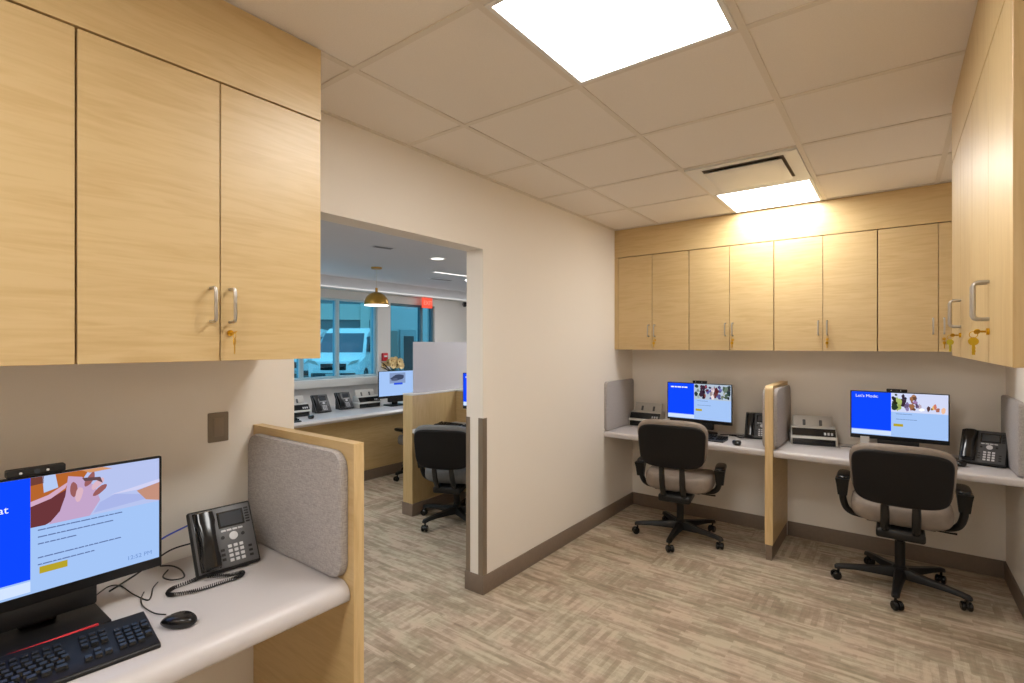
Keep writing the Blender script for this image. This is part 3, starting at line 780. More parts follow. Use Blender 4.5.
# ------------------------------------------------------------------ keyboards and mice
def keyboard(label, loc, rz, w=0.452, d=0.172, each=False):
    t = thing('keyboard', label, 'keyboard', loc, rz, 'black keyboards')
    prof = [(-d/2, 0.0), (d/2, 0.0), (d/2, 0.026), (d/2-0.008, 0.030), (-d/2+0.045, 0.015), (-d/2+0.006, 0.012), (-d/2, 0.007)]
    b = MB(); b.prism(prof, 0, -w/2, w/2, 0.0015, 1); b.build('case', M['black'], t)
    b = MB(); u = 0.0190; e_ = d-0.172
    def kz(y): return 0.0155+(y+d/2-0.045)*(0.0145/(d-0.053))
    def key(x, y, ww=1.0, hh=1.0):
        nonlocal b
        if each: b = MB()
        kx = u*ww-0.0028; ky = u*hh-0.0028; z = kz(y)
        b.loft([[(x+sx*kx/2, y+sy*ky/2, z-0.002) for sx, sy in ((-1, -1), (1, -1), (1, 1), (-1, 1))],
                [(x+sx*kx/2*0.78, y+sy*ky/2*0.8, z+0.0075) for sx, sy in ((-1, -1), (1, -1), (1, 1), (-1, 1))]])
        if each: b.build('key', M['key'], t)
    y0 = -d/2+0.043; X0 = -w/2+0.012+u/2
    for c in range(15):
        if c != 1 and c != 14: key(X0+c*u, y0+5*u*0.93+0.004)
    for r in range(1, 5):
        yy = y0+(r)*u*0.95
        for c in range(14): key(X0+c*u+(0.25*u*((4-r) % 3)), yy)
    for x, ww in ((0.2, 1.4), (1.7, 1.2), (3.0, 1.2), (6.7, 5.6), (10.3, 1.2), (11.6, 1.2), (13, 1.4)): key(X0+x*u, y0, ww)
    XN = X0+15.5*u
    for r in (3, 4):
        for c in range(3): key(XN+c*u, y0+r*u*0.95)
    for c in range(3): key(XN+c*u, y0+5*u*0.93+0.004)
    key(XN+u, y0+u*0.95)
    for c in range(3): key(XN+c*u, y0)
    XP = X0+19.0*u
    for r in range(5):
        for c in range(4):
            if c == 3 and r in (0, 2): continue
            key(XP+c*u*0.97, y0+r*u*0.95)
    if not each: b.build('key_field', M['key'], t)
    return t
keyboard('black keyboard in front of the near monitor', (-1.588, 0.272, DZ), R(84.5), 0.452, 0.184, True)
keyboard('black keyboard on the left back desk behind the chair', (-1.275, 4.185, DZ), R(0), 0.44, 0.15)
keyboard('black keyboard on the right back desk behind the chair', (0.09, 4.165, DZ), R(0), 0.44, 0.15)
def mouse(label, loc, rz):
    t = thing('mouse', label, 'mouse', loc, rz, 'black computer mice')
    def sh(x, y, z):
        k = 1-0.25*max(0, y/0.056)
        return (x*k*(1-0.1*abs(y)/0.056), y, (z+0.017)*(1-0.35*(y/0.056)**2-0.1*(y/0.056)) if z > -0.012 else max(z+0.017, 0.0005))
    b = MB(); b.pillow(0.064, 0.112, 0.034, 2.5, 2.0, 32, 9, None, sh); b.build('shell', M['blackg'], t, 60)
    b = MB(); b.lathe([(0.0, -0.003), (0.008, -0.003), (0.008, 0.003), (0.0, 0.003)], 14, Matrix.Translation((0, 0.030, 0.0215)) @ Matrix.Rotation(PI/2, 4, 'Y')); b.build('wheel', M['dark'], t)
    return t
q = at_z(178.5, 621, DZ+0.012)
mo = mouse('black mouse on the near desk beside the keyboard', (q.x, q.y, DZ+0.0005), R(125)); mo.scale = (0.86, 0.86, 0.86)
mouse('black mouse on the left back desk by the phone', (-0.955, 4.105, DZ+0.0005), R(20))
mouse('black mouse on the right back desk by the chair', (0.33, 4.24, DZ+0.0005), R(5))

# ------------------------------------------------------------------ desk phones (face -y, front foot centre at the origin)
def phone(label, loc, rz, tilt=62.0, m_face=None):
    """tilt: angle of the face above the desk"""
    m_face = m_face or M['dark']
    t = thing('desk_phone', label, 'phone', loc, rz, 'black desk phones')
    W, L, T = 0.198, 0.216, 0.020
    fm = Matrix.Translation((0, 0, T*math.cos(R(tilt))+0.0005)) @ Matrix.Rotation(R(tilt), 4, 'X')     # x across, y up the face, z out of the face
    b = MB(); b.box((-W/2, 0, -T), (W/2, L, 0.0), 0.006, 3, fm); body = b.build('body', M['black'], t)
    b = MB(); b.box((-W/2+0.006, 0.008, 0.0), (W/2-0.006, L-0.006, 0.003), 0.0025, 2, fm); b.build('face', m_face, t)
    # foot behind
    ct, st = math.cos(R(tilt)), math.sin(R(tilt))
    b = MB()
    top = (L*0.85*ct+T*st+0.002, L*0.85*st-T*ct)
    b.prism([(T*st+0.004, 0.0), (0.13, 0.0), (0.135, 0.012), (top[0]+0.02, top[1]*0.9), (top[0], top[1]), (T*st+0.012, 0.02)], 0, -0.07, 0.07, 0.003, 1); b.build('foot', M['black'], t)
    # cradle and handset at the left of the face
    b = MB(); b.box((-W/2+0.012, 0.012, 0.002), (-W/2+0.072, L-0.010, 0.006), 0.004, 2, fm); b.build('cradle', M['blackg'], t)
    b = MB(); rings = []
    for yy, w, z0, z1 in ((0.010, 0.018, 0.006, 0.024), (0.016, 0.024, 0.004, 0.034), (0.045, 0.026, 0.004, 0.036), (0.062, 0.022, 0.012, 0.038), (0.105, 0.020, 0.018, 0.042), (0.150, 0.022, 0.012, 0.038), (0.168, 0.026, 0.004, 0.036), (0.198, 0.024, 0.004, 0.034), (0.204, 0.017, 0.008, 0.022)):
        c = -W/2+0.041; w *= 1.18; zc = (z0+z1)/2; hz = (z1-z0)/2
        rings.append([(c+w*math.copysign(abs(math.cos(a))**0.75, math.cos(a)), yy, zc+hz*math.copysign(abs(math.sin(a))**0.75, math.sin(a))) for a in [2*PI*k/18 for k in range(18)]])
    b.loft(rings, True, fm); b.build('handset', M['blackg'], t, 50)
    b = MB(); b.box((-0.015, L-0.078, 0.002), (W/2-0.030, L-0.022, 0.0055), 0.002, 1, fm); b.build('display_bezel', M['blackg'], t)
    b = MB(); b.box((-0.008, L-0.072, 0.005), (W/2-0.037, L-0.028, 0.0062), 0, 1, fm); b.build('display', M['lcd'], t)
    b = MB()
    for k in range(4): b.box((-0.010+k*0.018, L-0.091, 0.002), (0.005+k*0.018, L-0.085, 0.0052), 0.001, 1, fm)
    b.build('soft_keys', M['btn'], t)
    b = MB(); b.cyl(fm @ Vector((0.026, L-0.110, 0.002)), fm @ Vector((0.026, L-0.110, 0.0062)), 0.0135, 20); b.build('navigation_key', M['btn'], t)
    b = MB()
    for r in range(4):
        for c in range(3): b.box((0.003+c*0.018, 0.022+r*0.0155, 0.002), (0.015+c*0.018, 0.032+r*0.0155, 0.0058), 0.001, 1, fm)
    b.build('keypad', M['btn'], t)
    def fk(x0, y0, x1, y1):
        b = MB(); b.box((x0, y0, 0.002), (x1, y1, 0.005), 0.001, 1, fm); b.build('function_key', M['black'], t)
    for r in range(3): fk(-0.020, 0.030+r*0.0155, -0.008, 0.039+r*0.0155); fk(0.066, 0.024+r*0.0155, 0.078, 0.032+r*0.0155)
    for r in range(6): fk(W/2-0.026, L-0.075+r*0.0095, W/2-0.012, L-0.069+r*0.0095)
    for x in (-0.008, 0.056):
        b = MB(); b.cyl(fm @ Vector((x, L-0.110, 0.002)), fm @ Vector((x, L-0.110, 0.005)), 0.006, 12); b.build('function_key', M['black'], t)
    return t
def coil(pts, r, turns, wire):
    P = [Vector(p) for p in pts]; b = MB(); fine = []
    n = len(P)
    for i in range(n-1):
        p0 = P[max(i-1, 0)]; p1 = P[i]; p2 = P[i+1]; p3 = P[min(i+2, n-1)]
        for k in range(12):
            q = k/12; fine.append(0.5*((2*p1)+(-p0+p2)*q+(2*p0-5*p1+4*p2-p3)*q*q+(-p0+3*p1-3*p2+p3)*q**3))
    fine.append(P[-1]); m = len(fine); out = []
    N = turns*8
    for k in range(N+1):
        s = k/N*(m-1); i = min(int(s), m-2); c = fine[i].lerp(fine[i+1], s-i)
        d = (fine[i+1]-fine[i]).normalized(); a = d.cross(Vector((0, 0, 1)))
        a = a.normalized() if a.length > 1e-4 else Vector((1, 0, 0)); bb = a.cross(d)
        an = 2*PI*k/8; out.append(c+(a*math.cos(an)+bb*math.sin(an))*r)
    b.tube(out, wire, 5, False); return b
p1 = phone('black desk phone on the near desk beside the fabric partition', (-1.776, 0.790, DZ), R(85), 60, M['greyp'])
coil([(-0.075, -0.012, 0.016), (-0.02, -0.035, 0.0075), (0.02, -0.045, 0.0075), (0.0, -0.072, 0.0075), (-0.06, -0.074, 0.0075), (-0.13, -0.072, 0.0075), (-0.185, -0.045, 0.0075), (-0.17, -0.005, 0.0075), (-0.10, 0.012, 0.0075), (-0.08, 0.05, 0.0075)], 0.0052, 110, 0.0014).build('coiled_cord', M['black'], p1)
p2 = phone('black desk phone on the right back desk beside the wall pad', (0.436, 4.305, DZ), R(-13), 51); p2.scale = (1.14, 1.14, 1.14)
coil([(-0.075, -0.012, 0.016), (-0.12, 0.0, 0.0075), (-0.16, 0.05, 0.0075), (-0.13, 0.09, 0.0075), (-0.08, 0.07, 0.0075)], 0.0052, 40, 0.0014).build('coiled_cord', M['black'], p2)
p3 = phone('black desk phone half hidden by the partition on the left back desk', (-0.872, 4.425, DZ), R(4), 65)
coil([(-0.075, -0.012, 0.016), (-0.12, -0.02, 0.0075), (-0.17, 0.03, 0.0075), (-0.22, 0.05, 0.0075)], 0.0052, 40, 0.0014).build('coiled_cord', M['black'], p3)

# loose cables
def cable(label, pts, r=0.0026, mat=None, name='cable'):
    b = MB(); b.tube(pts, r, 6, True, 8); return tag(b.build(name, mat or M['black']), label, 'cable')
zc = DZ+0.003
cable('blue network cable running from monitor to the near phone', [(-1.845, 0.46, DZ+0.12), (-1.865, 0.57, DZ+0.125), (-1.885, 0.64, DZ+0.142), (-1.91, 0.71, DZ+0.15)], 0.0028, M['bluec'], 'network_cable')
def onz(px, z): return [tuple(at_z(u, v, z)) for u, v in px]
cable('black power cable behind the near phone', [(-1.93, 0.50, zc), (-1.94, 0.58, DZ+0.03), (-1.93, 0.66, DZ+0.075), (-1.915, 0.72, DZ+0.085)])
cable('thin black mouse cord across the near desk', onz([(166, 614.5), (154, 613), (143, 606), (141, 599), (144, 592)], DZ+0.0045), 0.0018)
cable('thin black keyboard cord looping under the near monitor', onz([(88, 603), (99, 593), (110, 586), (121, 586), (133, 594), (147, 600), (151, 596)], DZ+0.0022)+onz([(153, 588)], DZ+0.004)+onz([(158, 582)], DZ+0.006), 0.0018)
cable('tangle of dark leads behind the near monitor', onz([(168, 570), (163, 577), (172, 580), (184, 577), (181, 570), (172, 566), (160, 566)], DZ+0.0085), 0.0026)
cable('black lead lying from left back monitor to the phone', [(-1.17, 4.47, zc), (-1.07, 4.52, zc), (-0.99, 4.52, zc), (-0.95, 4.54, zc)], 0.003)
cable('black looped lead between right back monitor and phone', [(0.20, 4.46, zc), (0.27, 4.38, zc), (0.30, 4.40, zc), (0.31, 4.47, zc), (0.28, 4.51, zc), (0.24, 4.47, DZ+0.007), (0.28, 4.43, DZ+0.008), (0.29, 4.49, DZ+0.006), (0.30, 4.58, zc)], 0.003)
cable('black lead from the right back scanner to the monitor', [(-0.32, 4.50, zc), (-0.24, 4.50, zc), (-0.17, 4.48, zc), (-0.11, 4.52, zc)], 0.003)

# ------------------------------------------------------------------ document scanners (face -y, front foot centre at the origin)
def scanner(label, loc, rz):
    t = thing('document_scanner', label, 'scanner', loc, rz, 'compact document scanners')
    W = 0.304; D = 0.155
    b = MB(); b.box((-W/2, 0.012, 0.0), (W/2, D, 0.060), 0.006, 2); b.build('lower_body', M['grey'], t)
    b = MB(); b.box((-W/2+0.012, 0.004, 0.004), (W/2-0.012, 0.03, 0.050), 0.004, 2); b.build('output_slot', M['blackg'], t)
    b = MB(); b.prism([(0.0, 0.052), (0.0, 0.066), (0.02, 0.070), (D, 0.070), (D, 0.052)], 0, -W/2, W/2, 0.002, 1); b.build('front_band', M['white'], t)
    b = MB(); b.prism([(0.008, 0.070), (0.045, 0.130), (D-0.01, 0.138), (D, 0.070)], 0, -W/2+0.004, W/2-0.004, 0.004, 2); b.build('top_cover', M['grey'], t)
    sl = math.atan2(0.060, 0.037)
    fm = Matrix.Translation((0, 0.008, 0.070)) @ Matrix.Rotation(sl, 4, 'X')
    b = MB(); b.box((-W/2+0.010, 0.003, 0.0), (W/2-0.010, 0.064, 0.003), 0.002, 1, fm); b.build('control_panel', M['blackg'], t)
    b = MB()
    for k in range(3): b.box((W/2-0.085+k*0.022, 0.014, 0.002), (W/2-0.071+k*0.022, 0.034, 0.0045), 0.001, 1, fm)
    b.build('buttons', M['btn'], t)
    b = MB(); cm = Matrix.Translation((0, 0.105, 0.132)) @ Matrix.Rotation(R(66), 4, 'X')
    b.box((-W/2+0.022, 0, -0.004), (W/2-0.022, 0.085, 0.004), 0.003, 2, cm); tr = b.build('paper_chute', M['grey'], t)
    b = MB()
    for s in (-1, 1): b.box((s*0.055-0.010, 0.004, 0.003), (s*0.055+0.010, 0.05, 0.012), 0.003, 1, cm)
    b.build('paper_guide', M['greyp'], tr)
    return t
sc1 = scanner('grey and black document scanner on the right back desk beside the partition', (-0.480, 4.40, DZ), R(12))
scanner('grey and black document scanner in the corner of the left back desk', (-1.845, 4.470, DZ), R(1))

# ================================================================== outer room beyond the opening
OGY0, OGY1 = -0.6, 4.42      # windows span on the window wall
WZ0, WZ1 = 1.12, 2.125
# window wall: sill wall, header, column, glazed screen and far part
DY0, DY1 = 4.62, 5.47
b = MB()
T2 = 0.16
b.box((LX-T2, LY0, 0), (LX, OGY1-0.02, WZ0-0.09)); b.box((LX-T2, LY0, WZ1), (LX, LY1, LC+0.15)); b.box((LX-T2, OGY1-0.02, 0), (LX, DY0, WZ1)); b.box((LX-T2, DY1, 0), (LX, LY1, WZ1))
struct(b.build('wall_window', M['wall_cool']))
struct(bx('wall_far', (LX-T2, LY1, 0), (WX, LY1+0.1, LC+0.15), M['wall_cool']))
struct(bx('wall_near', (LX-T2, LY0-0.1, 0), (WX-WT, LY0, LC+0.15), M['wall_cool']))
struct(bx('ceiling_lobby', (LX-T2, LY0-0.1, LC), (WX-WT, LY1+0.1, LC+0.08), M['gyp']))
struct(bx('trim_4', (LX-0.02, LY0, WZ0-0.095), (LX+0.10, OGY1+0.03, WZ0-0.0), M['white'], None, 0.006))   # sill
b = MB(); b.box((LX, LY0, 2.232), (LX+0.11, LY1, 2.247), 0.003, 1); struct(b.build('trim_5', M['white']))
struct(bx('trim_7', (LX+0.0005, LY0, 2.2640), (LX+0.018, LY1, LC), M['gyp']))
# slim light line along the window wall
b = MB(); b.box((0, LY0+0.01, 2.2475), (0.07, LY1-0.01, 2.262), 0.002, 1); o = b.build('linear_light', M['lampw']); o.location = (LX+0.022, 0, 0)
tag(o, 'long thin light line along the window wall of the outer room', 'light')
# the windows: frame and pane of each
def window(n, y0, y1):
    f = 0.026
    b = MB(); x0, x1 = LX-0.10, LX-0.03
    b.box((x0, y0, WZ0), (x1, y0+f, WZ1), 0.003, 1); b.box((x0, y1-f, WZ0), (x1, y1, WZ1), 0.003, 1)
    b.box((x0, y0+f, WZ0), (x1, y1-f, WZ0+f), 0.003, 1); b.box((x0, y0+f, WZ1-f), (x1, y1-f, WZ1), 0.003, 1)
    o = struct(b.build('window_%d' % n, plain('teal_grey_frame', lin(168, 196, 206), 0.4)))
    bx('pane', (LX-0.07, y0+f, WZ0+f), (LX-0.06, y1-f, WZ1-f), M['win'], o)
ym = at_x(339, 340, LX).y; ym2 = at_x(303, 360, LX).y
for i, (a, c) in enumerate(((LY0, ym2-0.9), (ym2-0.9, ym2), (ym2, ym), (ym, OGY1-0.02))): window(i+1, a, c)
# glazed entrance screen
b = MB(); x0, x1 = LX-0.10, LX-0.03
dm = at_x(423, 340, LX).y
for y, w in ((DY0, 0.03), (dm-0.02, 0.045), (DY1-0.03, 0.03)): b.box((x0, y, 0.0), (x1, y+w, WZ1), 0.003, 1)
b.box((x0, DY0, WZ1-0.03), (x1, DY1, WZ1), 0.003, 1); b.box((x0, DY0, 0.0), (x1, DY1, 0.10), 0.003, 1)
o = struct(b.build('door_1', plain('teal_dark_frame', lin(80, 112, 124), 0.4)))
bx('pane', (LX-0.07, DY0+0.03, 0.10), (LX-0.06, dm-0.02, WZ1-0.03), M['win'], o); bx('pane', (LX-0.07, dm+0.025, 0.10), (LX-0.06, DY1-0.03, WZ1-0.03), M['win'], o)
# entrance lobby behind the glass
VX = -7.6
b = MB(); b.box((VX-0.1, 6.02, -0.06), (VX, 9.0, 3.0)); b.box((VX, 8.9, -0.06), (LX-T2, 9.0, 3.0))
struct(b.build('wall_entrance', plain('entrance_wall_paint', lin(208, 214, 216), 0.7)))
struct(bx('floor_entrance', (VX, 4.5, -0.06), (LX-T2, 8.9, 0.0), plain('entrance_floor', lin(150, 146, 140), 0.6, noise=0.1)))
struct(bx('ceiling_entrance', (VX, 4.5, 2.95), (LX-T2, 8.9, 3.02), M['gyp']))
b = MB(); b.box((VX+0.6, 5.2, 2.935), (VX+1.2, 7.4, 2.949)); o = b.build('ceiling_light', emit('entrance_lamp', (1, 1, 1, 1), 3.0)); tag(o, 'flat ceiling light inside the glazed entrance', 'light')
ya = at_x(391, 350, VX+0.05).y; yb_ = at_x(398, 350, VX+0.05).y
zt = at_x(395, 331, VX+0.05).z
b = MB(); b.box((VX+0.001, ya, 0.0005), (VX+0.045, yb_, zt), 0.004, 1); tag(b.build('grey_door', plain('grey_door_paint', lin(150, 150, 144), 0.5)), 'grey door leaf at the back of the glazed entrance', 'door')
t = thing('entrance_kiosk', 'tall dark panel in a pale frame behind the entrance glass', 'panel', (VX, at_x(407, 350, VX).y, 0))
hw = abs(at_x(415, 350, VX).y-at_x(399, 350, VX).y)/2; z1 = at_x(407, 330, VX).z; z0 = 0.55
b = MB(); b.box((0.002, -hw, 0.0), (0.05, hw, z1), 0.006, 1); b.build('frame', plain('pale_frame', lin(170, 182, 186), 0.5), t)
b = MB(); b.box((0.0505, -hw*0.62, z0), (0.06, hw*0.62, z1-0.12), 0.004, 1); b.build('dark_panel', M['blackg'], t)

# counter along the window wall with kick panel
b = MB(); r = 0.02
pts = [(LX+0.001, DZ), (LX+0.001, DZ-DT), (-4.62, DZ-DT), (-4.60, DZ-DT+0.02), (-4.60, DZ-0.02), (-4.62, DZ)]
t = thing('counter', 'long white counter with maple front under the outer room windows', 'counter', (0, 0, 0))
b.prism(pts, 1, LY0+0.001, 6.2); b.build('countertop', M['top'], t)
for k in range(4): bx('front_panel', (-4.82, LY0+0.001+k*1.7, 0.115), (-4.79, LY0+k*1.7+1.697, DZ-DT-0.001), M['woodY'], t, 0.001, 1)
bx('toe_base', (-4.82, LY0+0.001, 0.0), (-4.786, 6.2, 0.114), M['base'], t)

# half wall with frosted screen
t = thing('half_wall', 'maple half wall with white cap standing in the outer room', 'partition', (-3.52, 3.10, 0))
hz = 1.085
b = MB(); b.box((-0.062, 0.0, 0.11), (0.062, 2.6, hz), 0.001, 1); b.build('panel', M['woodZ'], t)
bx('cap', (-0.066, -0.003, hz), (0.066, 2.6, hz+0.014), M['white'], t, 0.002, 1)
b = MB(); b.box((-0.069, -0.007, 0.0), (0.069, 2.6, 0.1095), 0.002, 1); b.build('toe_base', M['base'], t)
b = MB(); b.box((0.0625, 0.57, 0.11), (1.35, 0.62, hz), 0.001, 1); b.build('return_panel', M['woodX'], t)
bx('return_cap', (0.0665, 0.566, hz), (1.352, 0.624, hz+0.014), M['white'], t, 0.002, 1)
b = MB(); b.box((0.0695, 0.565, 0.0), (1.352, 0.624, 0.1095), 0.002, 1); b.build('return_toe_base', M['base'], t)
t2 = tag(bx('frosted_screen', (-3.53, 3.17, hz+0.0145), (-3.518, 5.65, 1.57), M['frost'], None, 0.002, 1), 'tall frosted pale screen standing on the half wall cap', 'screen')
b = MB(); b.prism([(3.105, DZ), (3.125, DZ+0.0), (3.6685, DZ), (3.6685, DZ-DT), (3.12, DZ-DT), (3.10, DZ-DT+0.015), (3.10, DZ-0.008)], 0, -3.4575, WX-WT-0.011)
tag(b.build('worktop', M['top']), 'white worktop behind the half wall, in the outer room', 'worktop', 'white worktops')

# things on the outer desks
monitor('monitor seen edge-on past the wall end, in the outer room', (-2.945, 3.525, DZ), R(0), 'family', None, 0.163)
keyboard('black keyboard on the outer desk behind the chair', (-3.20, 3.36, DZ), R(2), 0.44, 0.15)
monitor('monitor standing on the outer counter with a pale page', (-4.95, 4.18, DZ), R(84), 'logo')
o = at_z(394, 404, DZ)
def cz(u, v): 
    p = at_z(u, v, DZ); return p
q = cz(324, 413.0); phone('outer counter phone, nearer the left of the two', (q.x, q.y, DZ), R(88), 60, M['greyp'])
q = cz(347, 409.5); phone('outer counter phone, beside the pale scanner', (q.x, q.y, DZ), R(88), 60, M['greyp'])
q = cz(370.5, 407.5); scanner('pale scanner on the outer counter left of the monitor', (q.x, q.y, DZ), R(86))
q = cz(300, 418); scanner('scanner on the outer counter cut off by the wall edge', (q.x-0.05, q.y+0.0, DZ), R(88))
q = cz(311, 418.5); mouse('black mouse on the outer counter', (q.x, q.y, DZ+0.0005), R(60))
q = cz(296, 421.5); keyboard('black keyboard on the outer counter, beside its mouse', (q.x, q.y-0.20, DZ), R(90), 0.44, 0.14)
monitor('monitor on the outer counter hidden by the wall edge', (-5.12, 2.36, DZ), R(84), 'meals')

# flowers behind the counter monitor
fc = Vector((-5.30, at_x(393, 365, -5.30).y, DZ)); fz = at_x(393, 364, -5.30).z - DZ
t = thing('flower_vase', 'dark vase of cream flowers behind the outer monitor', 'flowers', fc)
b = MB(); b.lathe([(0.0, 0.0), (0.05, 0.0), (0.075, 0.08), (0.07, 0.18), (0.045, 0.24), (0.05, fz-0.10), (0.04, fz-0.10), (0.0, fz-0.12)], 20); b.build('vase', M['blackg'], t)
rnd = random.Random(3); cr = plain('cream_petal', lin(232, 206, 150), 0.7); cr2 = plain('flower_centre', lin(150, 100, 40), 0.8)
for k, (dy, dz) in enumerate(((-0.14, -0.015), (-0.09, 0.02), (-0.04, -0.01), (0.0, 0.025), (0.05, -0.01), (0.08, 0.03), (0.12, 0.0), (0.02, 0.05), (-0.06, 0.045), (0.15, -0.025))):
    b = MB(); c = Vector((0.03*((k % 3)-1), dy, fz+dz))
    for j in range(12):
        a = 2*PI*j/12; m = Matrix.Translation(c) @ Matrix.Rotation(a, 4, 'X') @ Matrix.Rotation(0.5, 4, 'Y')
        b.prism([(0.0, 0.0), (0.014, 0.026), (0.008, 0.056), (-0.008, 0.056), (-0.014, 0.026)], 0, -0.002, 0.002, 0, 1, m)
    fl = b.build('blossom', cr, t)
    b = MB(); b.lathe([(0.0, -0.006), (0.014, -0.004), (0.016, 0.004), (0.0, 0.012)], 12, Matrix.Translation(c) @ Matrix.Rotation(PI/2, 4, 'Y')); b.build('flower_centre', cr2, fl)
    b = MB(); b.tube([(0, 0, fz-0.13), (c.x*0.5, dy*0.4, fz-0.06), (c.x, dy, fz+dz)], 0.003, 6); b.build('stem', plain('stem_green', lin(70, 84, 44), 0.7), t)
b = MB(); b.tube([(0, -0.02, fz-0.12), (0, -0.12, fz-0.02), (0, -0.19, fz+0.03)], [0.006, 0.008, 0.004], 6); b.tube([(0, -0.05, fz-0.10), (0, -0.14, fz-0.05), (0, -0.20, fz-0.03)], [0.006, 0.008, 0.004], 6); b.build('twig', M['black'], t)

# red fire alarm on the column
p = at_x(384, 357, LX)
t = thing('fire_alarm', 'small red fire alarm on the white column by the windows', 'alarm', (LX, p.y, p.z), PI/2)
b = MB(); b.slab(0.085, 0.11, 0.035, 0.008, 0.005, mat=Matrix.Translation((0, -0.033, 0))); b.build('box', M['red'], t)
b = MB(); b.slab(0.05, 0.022, 0.008, 0.003, 0.002, mat=Matrix.Translation((0, -0.042, 0.01))); b.build('pull_bar', M['white'], t)

# exit sign hanging from the ceiling edge
p = at_x(427.2, 303, LX+0.13)
t = thing('exit_sign', 'red lit exit sign hung over the glazed entrance', 'sign', (LX+0.111, p.y, p.z), PI/2)
b = MB(); b.slab(0.185, 0.150, 0.035, 0.008, 0.004, mat=Matrix.Translation((0, -0.0355, 0))); b.build('housing', emit('exit_red', lin(246, 92, 70), 1.0), t)
text_mesh('lettering', 'EXIT', 0.085, emit('exit_letter', lin(255, 160, 140), 1.0), t, (0, -0.0362, -0.030), align='CENTER')

# pendant lamp
p = at_z(376.5, 267.5, LC)
t = thing('pendant_lamp', 'brass dome pendant lamp hanging in the outer room', 'lamp', (p.x, p.y, LC))
D_ = (LC-EYE)*FPX/(HORIZ-267.5)
zb = EYE+D_*(HORIZ-305.5)/FPX-LC; ztp = EYE+D_*(HORIZ-292)/FPX-LC; rr = 12.0*D_/FPX
b = MB(); b.lathe([(0.0, -0.018), (0.055, -0.018), (0.062, 0.0), (0.0, 0.0)], 24); b.build('canopy', M['gold'], t)
b = MB(); b.cyl((0, 0, -0.018), (0, 0, ztp+0.03), 0.003, 8); b.build('cord', M['grey'], t)
prof = [(0.0, ztp+0.045), (0.014, ztp+0.045), (0.014, ztp+0.004)]
for k in range(9):
    a = PI/2*k/8; prof.append((rr*math.sin(max(a, 0.12)), zb+0.012+(ztp-zb-0.012)*math.cos(max(a, 0.12))))
prof += [(rr*0.99, zb+0.008)]
inner = [(r_*0.965, z_-0.004) for r_, z_ in prof[:2:-1]]
b = MB(); b.lathe(prof+inner+[(0.0, ztp-0.006)], 32); sh = b.build('shade', M['gold'], t)
b = MB(); b.lathe([(rr*0.962, zb+0.010), (rr*0.985, zb+0.008), (rr*0.985, zb-0.002), (rr*0.90, zb-0.004), (0.0, zb-0.004), (0.0, zb+0.004)], 32); b.build('diffuser', emit('pendant_glow', (1, 0.97, 0.93, 1), 2.0), t)

# downlight, linear light, vents and camera on the outer ceiling
p = at_z(437.5, 258.5, LC); t = thing('recessed_downlight', 'round recessed downlight in the outer ceiling', 'light', (p.x, p.y, LC))
b = MB(); b.lathe([(0.075, 0.0), (0.085, -0.001), (0.085, -0.005), (0.070, -0.005), (0.070, 0.0)], 24); b.build('ring', M['white'], t)
b = MB(); b.lathe([(0.0, -0.0005), (0.060, -0.0005), (0.060, -0.003), (0.0, -0.003)], 24); b.build('lens', emit('downlight_lens', (1, 0.97, 0.93, 1), 2.0), t)
p = at_z(434, 271.5, LC); q = at_z(470, 276.2, LC)
t = thing('linear_light', 'short bright slot light in the outer ceiling beside the opening', 'light', (p.x, p.y, LC), math.atan2(q.y-p.y, q.x-p.x))
L_ = (q-p).length+0.1
b = MB(); b.box((-0.01, -0.03, -0.006), (L_+0.01, -0.022, -0.0002)); b.box((-0.01, 0.022, -0.006), (L_+0.01, 0.03, -0.0002)); b.box((-0.01, -0.022, -0.006), (0, 0.022, -0.0002)); b.box((L_, -0.022, -0.006), (L_+0.01, 0.022, -0.0002)); b.build('frame', M['white'], t)
bx('diffuser', (0.0, -0.0218, -0.003), (L_, 0.0218, -0.0004), emit('slot_lamp', (1, 0.98, 0.95, 1), 2.5), t)
for (u, v, w, lab) in ((383, 247.3, 0.20, 'small dark slot vent in the outer ceiling above the pendant lamp'), (441, 279.4, 0.34, 'dark slot vent in the outer ceiling near the exit sign')):
    p = at_z(u, v, LC); t = thing('slot_vent', lab, 'vent', (p.x, p.y, LC), R(80), 'slot vents in the outer ceiling')
    b = MB(); b.box((-w/2, -0.045, -0.004), (w/2, 0.045, -0.0002), 0.001, 1); b.build('frame', M['gyp'], t)
    b = MB(); b.box((-w/2+0.012, -0.030, -0.0048), (w/2-0.012, -0.004, -0.0042)); b.box((-w/2+0.012, 0.006, -0.0048), (w/2-0.012, 0.030, -0.0042)); b.build('slot', plain('slot_dark', lin(60, 60, 62), 0.8), t)
p = at_x(465, 304.5, LX+0.02)
t = thing('security_camera', 'tiny black dome camera high on the outer wall', 'camera', (LX, p.y, p.z), 0)
b = MB(); b.lathe([(0.0, 0.0), (0.04, 0.0), (0.04, 0.03), (0.0, 0.03)], 16, Matrix.Rotation(PI/2, 4, 'Y')); b.build('mount', M['dark'], t)
b = MB(); b.lathe([(0.035, 0.03), (0.031, 0.047), (0.02, 0.06), (0.0, 0.066)], 16, Matrix.Rotation(PI/2, 4, 'Y')); b.build('dome', M['blackg'], t)
